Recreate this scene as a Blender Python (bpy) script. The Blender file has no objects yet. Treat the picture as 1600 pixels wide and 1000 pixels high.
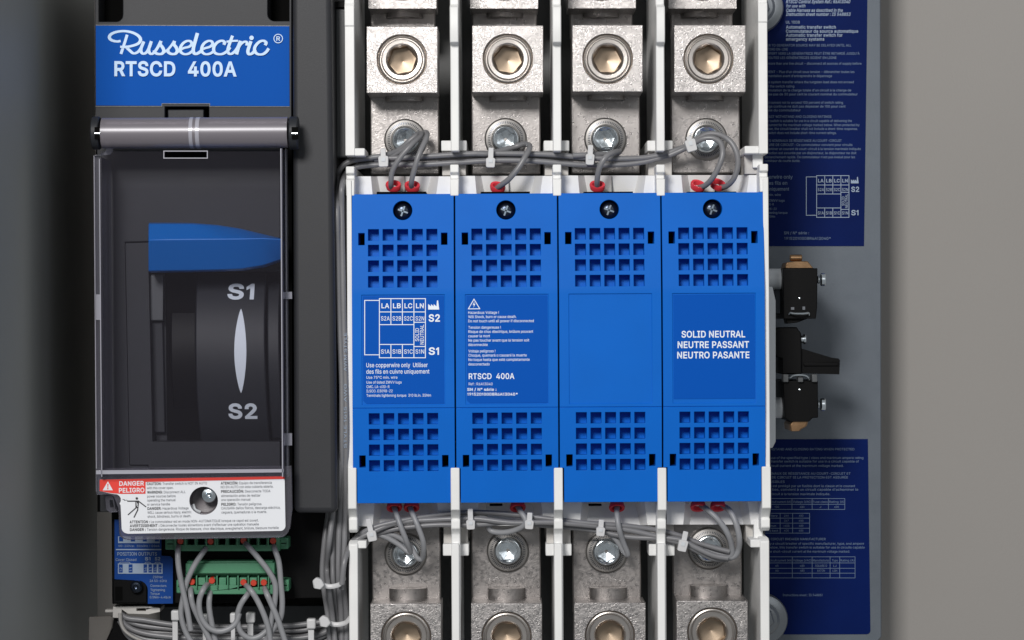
import bpy, math, random
from mathutils import Vector
from mathutils.geometry import tessellate_polygon
random.seed(7)
PI = math.pi
sc = bpy.context.scene
col = sc.collection
# one unit of plan = 0.3125 mm ; depth grows away from the camera, 0 = front of the blue modules
S = 0.0003125
DC = 3840.0
ROLL = math.radians(0.30)
CR, SR = math.cos(ROLL), math.sin(ROLL)

# ---------------------------------------------------------------- camera, light, world
cam_d = bpy.data.cameras.new('camera'); cam = bpy.data.objects.new('camera', cam_d); col.objects.link(cam)
cam.location = (0, -DC * S, 0); cam.rotation_euler = (PI / 2, ROLL, 0)
cam_d.sensor_width = 36; cam_d.lens = 36 * DC / 1600.0
cam_d.clip_start = 0.02; cam_d.clip_end = 50
sc.camera = cam
w = bpy.data.worlds.new('World'); sc.world = w; w.use_nodes = True
w.node_tree.nodes['Background'].inputs[0].default_value = (0.93, 0.97, 1.0, 1)
w.node_tree.nodes['Background'].inputs[1].default_value = 0.24
def lamp(name, loc, target, size, power, colr):
    l = bpy.data.lights.new(name, 'AREA'); l.shape = 'RECTANGLE'; l.size = size[0]; l.size_y = size[1]
    l.energy = power; l.color = colr
    o = bpy.data.objects.new(name, l); col.objects.link(o); o.location = loc
    o.rotation_euler = (Vector(target) - Vector(loc)).to_track_quat('-Z', 'Y').to_euler()
    return o
lamp('key_light', (-0.36, -1.45, 0.64), (0.03, 0, 0), (0.36, 0.36), 21, (1.0, 0.975, 0.95))
lamp('fill_light', (0.75, -1.7, 0.55), (0.05, 0, 0), (0.8, 0.8), 2.2, (0.97, 0.98, 1.0))
sc.view_settings.view_transform = 'Standard'; sc.view_settings.look = 'None'
sc.view_settings.exposure = 0; sc.view_settings.gamma = 1
sc.cycles.max_bounces = 8; sc.cycles.transparent_max_bounces = 16

# ---------------------------------------------------------------- materials
def mat(name, c, rough=0.5, metal=0.0, bump=0.0, bscale=1500, var=0.0, vscale=60, spec=0.5, coat=0.0, rvar=0.0, detail=4, scratch=0.0, alpha=1.0, trans=0.0):
    m = bpy.data.materials.new(name); m.use_nodes = True
    nt = m.node_tree; b = nt.nodes['Principled BSDF']
    b.inputs['Base Color'].default_value = (*c, 1); b.inputs['Roughness'].default_value = rough
    b.inputs['Metallic'].default_value = metal; b.inputs['Specular IOR Level'].default_value = spec
    b.inputs['Coat Weight'].default_value = coat
    tc0 = nt.nodes.new('ShaderNodeTexCoord'); oi = nt.nodes.new('ShaderNodeObjectInfo'); tc = nt.nodes.new('ShaderNodeVectorMath'); tc.operation = 'ADD'
    nt.links.new(tc0.outputs['Object'], tc.inputs[0]); nt.links.new(oi.outputs['Random'], tc.inputs[1])   # alike pieces do not share one grain
    def noise(s, d=4):
        n = nt.nodes.new('ShaderNodeTexNoise'); n.inputs['Scale'].default_value = s; n.inputs['Detail'].default_value = d
        nt.links.new(tc.outputs[0], n.inputs['Vector']); return n
    if var:
        n = noise(vscale); r = nt.nodes.new('ShaderNodeMapRange')
        r.inputs['From Min'].default_value = 0.3; r.inputs['From Max'].default_value = 0.7
        r.inputs['To Min'].default_value = 1 - var; r.inputs['To Max'].default_value = 1 + var
        nt.links.new(n.outputs['Fac'], r.inputs['Value'])
        mx = nt.nodes.new('ShaderNodeVectorMath'); mx.operation = 'SCALE'; mx.inputs[0].default_value = c
        nt.links.new(r.outputs[0], mx.inputs['Scale']); nt.links.new(mx.outputs[0], b.inputs['Base Color'])
    if rvar:
        n = noise(vscale * 6, 6); r = nt.nodes.new('ShaderNodeMapRange')
        r.inputs['From Min'].default_value = 0.35; r.inputs['From Max'].default_value = 0.65
        r.inputs['To Min'].default_value = max(0.05, rough - rvar); r.inputs['To Max'].default_value = rough + rvar
        nt.links.new(n.outputs['Fac'], r.inputs['Value']); nt.links.new(r.outputs[0], b.inputs['Roughness'])
    if bump or scratch:
        h = None
        if bump:
            h = noise(bscale, detail).outputs['Fac']
        if scratch:
            v = nt.nodes.new('ShaderNodeTexVoronoi'); v.feature = 'DISTANCE_TO_EDGE'; v.inputs['Scale'].default_value = 640
            wn = noise(260, 3); mp = nt.nodes.new('ShaderNodeVectorMath'); mp.operation = 'MULTIPLY_ADD'
            mp.inputs[1].default_value = (0.006, 0.006, 0.006)
            nt.links.new(wn.outputs['Color'], mp.inputs[0]); nt.links.new(tc.outputs[0], mp.inputs[2])
            nt.links.new(mp.outputs[0], v.inputs['Vector'])
            r = nt.nodes.new('ShaderNodeMapRange'); r.inputs['From Max'].default_value = 0.12
            nt.links.new(v.outputs['Distance'], r.inputs['Value'])
            ad = nt.nodes.new('ShaderNodeMath'); ad.operation = 'MULTIPLY_ADD'; ad.inputs[1].default_value = scratch
            nt.links.new(r.outputs[0], ad.inputs[0])
            if h: nt.links.new(h, ad.inputs[2])
            h = ad.outputs[0]
        bp = nt.nodes.new('ShaderNodeBump'); bp.inputs['Strength'].default_value = max(bump, 0.2); bp.inputs['Distance'].default_value = 0.0002
        nt.links.new(h, bp.inputs['Height']); nt.links.new(bp.outputs[0], b.inputs['Normal'])
    return m

def clear_mat(name, tint, gloss, rough, milk=0.0, milkc=(0.6, 0.58, 0.62)):
    m = bpy.data.materials.new(name); m.use_nodes = True; nt = m.node_tree; nt.nodes.clear()
    out = nt.nodes.new('ShaderNodeOutputMaterial'); t = nt.nodes.new('ShaderNodeBsdfTransparent'); t.inputs[0].default_value = (*tint, 1)
    g = nt.nodes.new('ShaderNodeBsdfGlossy'); g.inputs['Roughness'].default_value = rough; g.inputs['Color'].default_value = (0.9, 0.9, 0.95, 1)
    fr = nt.nodes.new('ShaderNodeLayerWeight'); fr.inputs['Blend'].default_value = gloss
    mx = nt.nodes.new('ShaderNodeMixShader'); nt.links.new(fr.outputs['Fresnel'], mx.inputs[0])
    nt.links.new(t.outputs[0], mx.inputs[1]); nt.links.new(g.outputs[0], mx.inputs[2]); last = mx
    if milk:
        df = nt.nodes.new('ShaderNodeBsdfPrincipled'); df.inputs['Base Color'].default_value = (*milkc, 1); df.inputs['Roughness'].default_value = 0.45 if rough > .2 else .3
        m2 = nt.nodes.new('ShaderNodeMixShader'); m2.inputs[0].default_value = milk
        nt.links.new(mx.outputs[0], m2.inputs[1]); nt.links.new(df.outputs[0], m2.inputs[2]); last = m2
    nt.links.new(last.outputs[0], out.inputs['Surface'])
    return m

M = {}
M['blue'] = mat('blue_plastic', (0.0008, 0.130, 0.575), 0.5, spec=0.13, bump=0.12, bscale=2600, var=0.03, vscale=40)
M['blue_label'] = mat('blue_label_film', (0.002, 0.088, 0.46), 0.4, bump=0.03, bscale=3000, spec=0.06)
M['name_blue'] = mat('nameplate_blue', (0.001, 0.085, 0.42), 0.5, bump=0.04, bscale=2500, spec=0.06)
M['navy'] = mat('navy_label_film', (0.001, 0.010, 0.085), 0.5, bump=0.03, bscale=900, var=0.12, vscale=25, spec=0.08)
M['blue_dark'] = mat('connection_label_blue', (0.004, 0.05, 0.25), 0.4, bump=0.03, spec=0.2)
M['handle'] = mat('handle_blue', (0.0005, 0.18, 0.66), 0.36, spec=0.3, bump=0.08, bscale=2200)
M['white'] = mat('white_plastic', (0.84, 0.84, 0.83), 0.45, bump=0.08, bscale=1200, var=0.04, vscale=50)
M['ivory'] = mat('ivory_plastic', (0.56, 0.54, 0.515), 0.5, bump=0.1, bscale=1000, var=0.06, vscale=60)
M['print'] = mat('white_print', (0.84, 0.91, 0.98), 0.5)
M['print_name'] = mat('pale_blue_print', (0.50, 0.68, 0.92), 0.4)
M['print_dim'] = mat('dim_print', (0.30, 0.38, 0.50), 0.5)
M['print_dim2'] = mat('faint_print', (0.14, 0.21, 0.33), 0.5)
M['print_black'] = mat('black_print', (0.02, 0.02, 0.025), 0.5)
M['print_grey'] = mat('grey_print', (0.13, 0.14, 0.16), 0.5)
M['print_red'] = mat('red_print', (0.80, 0.045, 0.03), 0.4)
M['paper'] = mat('white_label_film', (0.80, 0.82, 0.86), 0.4)
M['dark'] = mat('charcoal_plastic', (0.022, 0.024, 0.029), 0.5, spec=0.35, bump=0.25, bscale=2600, var=0.06, vscale=50)
M['dark_face'] = mat('dark_bezel_plastic', (0.031, 0.032, 0.036), 0.5, spec=0.3, bump=0.25, bscale=2600, var=0.05, vscale=30)
M['grey_side'] = mat('grey_rail_plastic', (0.085, 0.09, 0.095), 0.35, bump=0.1)
M['black'] = mat('black_plastic', (0.003, 0.003, 0.0033), 0.45, spec=0.12, bump=0.1, bscale=2500)
M['void'] = mat('black_recess', (0.002, 0.002, 0.002), 0.9, spec=0.1)
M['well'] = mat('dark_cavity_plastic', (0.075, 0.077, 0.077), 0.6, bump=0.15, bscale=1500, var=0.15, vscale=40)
M['metal'] = mat('tinned_aluminium', (0.405, 0.385, 0.376), 0.36, 0.95, bump=0.5, bscale=3000, var=0.12, vscale=150, rvar=0.11, scratch=0.38, detail=6)
M['metal_s'] = mat('plate_metal', (0.315, 0.296, 0.287), 0.38, 0.9, bump=0.35, bscale=1700, var=0.14, vscale=90, rvar=0.12, scratch=0.2, detail=6)
M['metal_ring'] = mat('turned_metal', (0.52, 0.485, 0.455), 0.28, 0.95, bump=0.15, bscale=3000, var=0.08, vscale=120)
M['brass_in'] = mat('warm_socket_metal', (0.34, 0.265, 0.195), 0.42, 0.95, bump=0.1, bscale=2500, var=0.15, vscale=120)
M['zinc'] = mat('zinc_plated_steel', (0.74, 0.80, 0.84), 0.2, 1.0, bump=0.1, bscale=2500, var=0.1, vscale=200)
M['cross'] = mat('blued_screw_steel', (0.20, 0.25, 0.30), 0.35, 0.9)
M['washer'] = mat('washer_steel', (0.27, 0.26, 0.25), 0.45, 0.9, bump=0.2, bscale=1800, var=0.1, vscale=120)
M['steel_dark'] = mat('dark_screw_steel', (0.035, 0.045, 0.065), 0.25, 0.9, bump=0.2)
M['brass'] = mat('aged_brass', (0.36, 0.22, 0.12), 0.3, 0.95, bump=0.2, var=0.2, vscale=200)
M['wire'] = mat('grey_wire_sheath', (0.20, 0.20, 0.21), 0.36, bump=0.08, bscale=900, var=0.07, vscale=60)
M['wire_l'] = mat('pale_grey_wire_sheath', (0.27, 0.275, 0.29), 0.42, bump=0.08, bscale=900, var=0.07, vscale=60)
M['red'] = mat('red_ferrule_plastic', (0.78, 0.055, 0.075), 0.35)
M['orange'] = mat('orange_ferrule_plastic', (0.55, 0.045, 0.02), 0.35)
M['tie'] = mat('milky_nylon', (0.62, 0.62, 0.63), 0.35, bump=0.05)
M['green'] = mat('green_terminal_plastic', (0.07, 0.245, 0.135), 0.45, bump=0.15, bscale=2000, var=0.06, vscale=80)
M['panel'] = mat('galvanised_panel', (0.125, 0.145, 0.17), 0.45, 0.25, bump=0.12, bscale=1200, var=0.07, vscale=22, rvar=0.06)
M['wall'] = mat('grey_cabinet_paint', (0.315, 0.298, 0.28), 0.55, bump=0.35, bscale=900, var=0.03, vscale=5)
M['side'] = mat('grey_green_side_paint', (0.33, 0.34, 0.328), 0.55, bump=0.35, bscale=900, var=0.06, vscale=6)
M['nub'] = mat('milky_standoff', (0.62, 0.65, 0.68), 0.35)
M['dome'] = mat('grey_steel_washer', (0.26, 0.28, 0.30), 0.3, 0.5)
M['cup'] = mat('mauve_grey_plastic', (0.17, 0.155, 0.165), 0.3, bump=0.1)
M['dull'] = mat('dull_beige_plate', (0.22, 0.205, 0.19), 0.6, bump=0.15, var=0.12, vscale=60)
M['clear'] = clear_mat('clear_polycarbonate', (0.86, 0.86, 0.88), 0.15, 0.06, 0.012, (0.5, 0.46, 0.58))
M['clear_edge'] = clear_mat('clear_edge_polycarbonate', (0.8, 0.8, 0.84), 0.4, 0.15, 0.09, (0.42, 0.40, 0.47))
M['barrel'] = clear_mat('frosted_hinge_polycarbonate', (0.75, 0.72, 0.75), 0.42, 0.3, 0.36, (0.44, 0.405, 0.45))
M['rim_white'] = clear_mat('bright_clear_edge', (0.8, 0.8, 0.85), 0.5, 0.1, 0.6, (0.6, 0.6, 0.68))

# ---------------------------------------------------------------- geometry helpers
def P(px, py, d=0.0):
    """where a thing at depth d stands when it is seen at photograph position px, py"""
    k = (DC + d) / DC
    x, y = px - 800.0, py - 500.0
    return ((x * CR - y * SR) * k, (x * SR + y * CR) * k, d)
ORIGIN = {}
TURN = [0.26]
class MB:
    def __init__(s): s.v = []; s.f = []; s.mi = []; s.cur = 0
    def add(s, vs, fs):
        n = len(s.v); s.v += [tuple(v) for v in vs]; s.f += [tuple(i + n for i in f) for f in fs]; s.mi += [s.cur] * len(fs)
        return s
    def ubox(s, u0, v0, u1, v1, d0, d1):
        vs = [(u0, v0, d0), (u1, v0, d0), (u1, v1, d0), (u0, v1, d0), (u0, v0, d1), (u1, v0, d1), (u1, v1, d1), (u0, v1, d1)]
        return s.add(vs, [(0, 3, 2, 1), (4, 5, 6, 7), (0, 1, 5, 4), (1, 2, 6, 5), (2, 3, 7, 6), (3, 0, 4, 7)])
    def box(s, x0, y0, x1, y1, d0, d1):
        c = P((x0 + x1) / 2, (y0 + y1) / 2, d0); k = (DC + d0) / DC
        hw, hh = (x1 - x0) / 2 * k, (y1 - y0) / 2 * k
        return s.ubox(c[0] - hw, c[1] - hh, c[0] + hw, c[1] + hh, d0, d1)
    def prism(s, pts, d0, d1, holes=(), df=None):
        """outline as seen in front, extruded straight back"""
        loops = [[P(x, y, d0) for x, y in l] for l in (pts, *holes)]
        n = len(s.v); fl = [p for l in loops for p in l]; N = len(fl)
        tris = tessellate_polygon([[Vector((p[0], p[1], 0)) for p in l] for l in loops])
        front = [(p[0], p[1], d0 + (df(p[0], p[1]) if df else 0)) for p in fl]
        back = [(p[0], p[1], d1 + (df(p[0], p[1]) if df else 0)) for p in fl]
        fs = [tuple(t) for t in tris] + [tuple(i + N for i in reversed(t)) for t in tris]
        o = 0
        for l in loops:
            m = len(l)
            for i in range(m):
                a, b = o + i, o + (i + 1) % m
                fs.append((a, b, b + N, a + N))
            o += m
        return s.add(front + back, fs)
    def profile(s, x0, x1, prof, dback):
        """a bar x0..x1 wide whose front runs down through (y, depth) pairs"""
        xm = (x0 + x1) / 2; L = []; R = []
        for y, d in prof:
            k = (DC + d) / DC; c = P(xm, y, d); h = (x1 - x0) / 2
            L.append((c[0] - h, c[1], d)); R.append((c[0] + h, c[1], d))
        c0 = sum(p[0] + h for p in L) / len(L)
        L = [(c0 - h, p[1], p[2]) for p in L]; R = [(c0 + h, p[1], p[2]) for p in R]
        n = len(L); LB = [(p[0], p[1], dback) for p in L]; RB = [(p[0], p[1], dback) for p in R]
        fs = []
        for i in range(n - 1):
            fs += [(i, i + 1, n + i + 1, n + i), (2 * n + i, 3 * n + i, 3 * n + i + 1, 2 * n + i + 1),
                   (i, 2 * n + i, 2 * n + i + 1, i + 1), (n + i, n + i + 1, 3 * n + i + 1, 3 * n + i)]
        fs += [(0, n, 3 * n, 2 * n), (n - 1, 3 * n - 1, 4 * n - 1, 2 * n - 1)]
        return s.add(L + R + LB + RB, fs)
    def lathe(s, px, py, prof, n=32, axis_d0=None):
        """turned about the depth axis; prof = (radius, depth) or (radius, depth, 'hex')"""
        d0 = prof[0][1] if axis_d0 is None else axis_d0
        c = P(px, py, d0); return s.ulathe(c[0], c[1], prof, n)
    def ulathe(s, u, v, prof, n=32):
        rows = []; vs = []
        for p in prof:
            r, d = p[0], p[1]; hx = len(p) > 2
            row = []
            for i in range(n):
                a = 2 * PI * i / n + TURN[0]
                rr = r
                if hx:
                    q = (a - TURN[0] + PI / 6) % (PI / 3) - PI / 6; rr = r * math.cos(PI / 6) / math.cos(q)
                row.append(len(vs)); vs.append((u + rr * math.cos(a), v + rr * math.sin(a), d))
            rows.append(row)
        fs = []
        for a, b in zip(rows, rows[1:]):
            for i in range(n): fs.append((a[i], a[(i + 1) % n], b[(i + 1) % n], b[i]))
        fs.append(tuple(rows[-1]))
        return s.add(vs, fs)
    def tube(s, pts, r, n=10, smooth=6, closed=False, sq=None):
        """pts in plan units (u,v,d)"""
        P_ = catmull(pts, smooth) if smooth else [Vector(p) for p in pts]
        vs = []; fs = []; m = len(P_); up = Vector((0.13, 0.21, 1)).normalized()
        for i, p in enumerate(P_):
            t = (P_[min(i + 1, m - 1)] - P_[max(i - 1, 0)]).normalized()
            a = t.cross(up)
            if a.length < 1e-3: a = Vector((1, 0, 0))
            a.normalize(); b = a.cross(t).normalized()
            ra, rb = (r, r) if sq is None else sq
            for j in range(n):
                q = 2 * PI * j / n
                vs.append(p + a * (ra * math.cos(q)) + b * (rb * math.sin(q)))
        for i in range(m - 1):
            for j in range(n):
                fs.append((i * n + j, i * n + (j + 1) % n, (i + 1) * n + (j + 1) % n, (i + 1) * n + j))
        fs.append(tuple(range(n))[::-1]); fs.append(tuple((m - 1) * n + j for j in range(n)))
        return s.add(vs, fs)
    def barx(s, x0, x1, yc, dc, r, n=32, y_r=None):
        """turned bar lying across, from x0 to x1 as seen"""
        k = (DC + dc) / DC; a = P(x0, yc, dc); b = P(x1, yc, dc)
        vs = []; fs = []
        for i, q in enumerate((a, b)):
            for j in range(n):
                t = 2 * PI * j / n; vs.append((q[0], (a[1] + b[1]) / 2 + r * math.sin(t), dc + r * math.cos(t)))
        for j in range(n): fs.append((j, (j + 1) % n, n + (j + 1) % n, n + j))
        fs += [tuple(range(n))[::-1], tuple(range(n, 2 * n))]
        return s.add(vs, fs)
    def text(s, t, x0, x1, yb, cap, d, bold=0.0, ang=0.0, shear=0.0, df=None):
        """printed line from x0 to x1, baseline yb, capital height cap (as seen), depth d or df(v)"""
        g = glyphs(t, bold)
        if not g: return s
        vs, fs, mn, mx = g
        w_ = max(mx - mn, 1e-3); sx = (x1 - x0) / w_; sy = cap / 0.682
        ca, sa = math.cos(ang), math.sin(ang); out = []
        for gx, gy, gz in vs:
            ax = (gx - mn) * sx + gy * sy * shear; ay = gy * sy
            px = x0 + ax * ca + ay * sa; py = yb + ax * sa - ay * ca
            q = P(px, py, d)
            out.append((q[0], q[1], (df(q[0], q[1]) if df else d) - gz))
        return s.add(out, fs)
    def flat(s, pts, d, df=None):
        q = [P(x, y, d) for x, y in pts]
        if df: q = [(a[0], a[1], df(a[0], a[1])) for a in q]
        tr = tessellate_polygon([[Vector((p[0], p[1], 0)) for p in q]])
        return s.add(q, [tuple(t) for t in tr])
    def rect(s, x0, y0, x1, y1, d): return s.flat([(x0, y0), (x1, y0), (x1, y1), (x0, y1)], d)
    def line(s, pts, wd, d, closed=False):
        """printed line of width wd through straight points"""
        if closed: pts = list(pts) + [pts[0]]
        for (ax, ay), (bx, by) in zip(pts, pts[1:]):
            L = math.hypot(bx - ax, by - ay) or 1; nx, ny = -(by - ay) / L * wd / 2, (bx - ax) / L * wd / 2
            ex, ey = (bx - ax) / L * wd / 2, (by - ay) / L * wd / 2
            s.flat([(ax - ex + nx, ay - ey + ny), (bx + ex + nx, by + ey + ny), (bx + ex - nx, by + ey - ny), (ax - ex - nx, ay - ey - ny)], d)
            d -= 0.06
        return s
    def stroke(s, pts, wd, d, thick=0.35):
        q = catmull([(x, y, 0) for x, y in pts], 7); vs = []; fs = []
        for i, p in enumerate(q):
            t = (q[min(i + 1, len(q) - 1)] - q[max(i - 1, 0)])
            if t.length < 1e-6: t = Vector((1, 0, 0))
            t.normalize(); h = wd * (0.36 + thick * 0.5 * abs(t.y))
            vs += [P(p.x - t.y * h, p.y + t.x * h, d - i * .012), P(p.x + t.y * h, p.y - t.x * h, d - i * .012)]
        for i in range(len(q) - 1): fs.append((2 * i, 2 * i + 1, 2 * i + 3, 2 * i + 2))
        return s.add(vs, fs)
    def ring(s, x, y, r0, r1, d, n=28):
        vs = []; fs = []
        for i in range(n):
            a = 2 * PI * i / n
            vs += [P(x + r0 * math.cos(a), y + r0 * math.sin(a), d), P(x + r1 * math.cos(a), y + r1 * math.sin(a), d)]
        for i in range(n):
            j = (i + 1) % n; fs.append((2 * i, 2 * i + 1, 2 * j + 1, 2 * j))
        return s.add(vs, fs)
    def build(s, name, m, parent=None, bevel=0.0, smooth=35, seg=2, merge=False):
        org = ORIGIN.get(parent.name, Vector((0, 0, 0))) if parent else Vector((0, 0, 0))
        me = bpy.data.meshes.new(name)
        me.from_pydata([(u * S - org.x, d * S - org.y, -v * S - org.z) for u, v, d in s.v], [], s.f)
        for mm in (m if isinstance(m, (list, tuple)) else [m]): me.materials.append(M[mm])
        for p, i in zip(me.polygons, s.mi): p.material_index = i
        import bmesh
        bm = bmesh.new(); bm.from_mesh(me)
        if merge: bmesh.ops.remove_doubles(bm, verts=bm.verts, dist=2e-6)
        if not name.startswith('lettering'): bmesh.ops.recalc_face_normals(bm, faces=bm.faces)
        bm.to_mesh(me); bm.free()
        if smooth:
            me.shade_smooth(); me.set_sharp_from_angle(angle=math.radians(smooth))
        o = bpy.data.objects.new(name, me); col.objects.link(o)
        if parent: o.parent = parent; ORIGIN[o.name] = org
        if bevel:
            b = o.modifiers.new('bevel', 'BEVEL'); b.width = bevel * S; b.segments = seg; b.limit_method = 'ANGLE'; b.angle_limit = math.radians(40)
            b.use_clamp_overlap = True
        return o
def catmull(pts, k):
    p = [Vector(q) for q in pts]; p = [p[0] * 2 - p[1]] + p + [p[-1] * 2 - p[-2]]; out = []
    for i in range(1, len(p) - 2):
        for j in range(k):
            t = j / k; a, b, c, d = p[i - 1:i + 3]
            out.append(0.5 * ((2 * b) + (c - a) * t + (2 * a - 5 * b + 4 * c - d) * t * t + (3 * b - a - 3 * c + d) * t ** 3))
    out.append(p[-2]); return out
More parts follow.
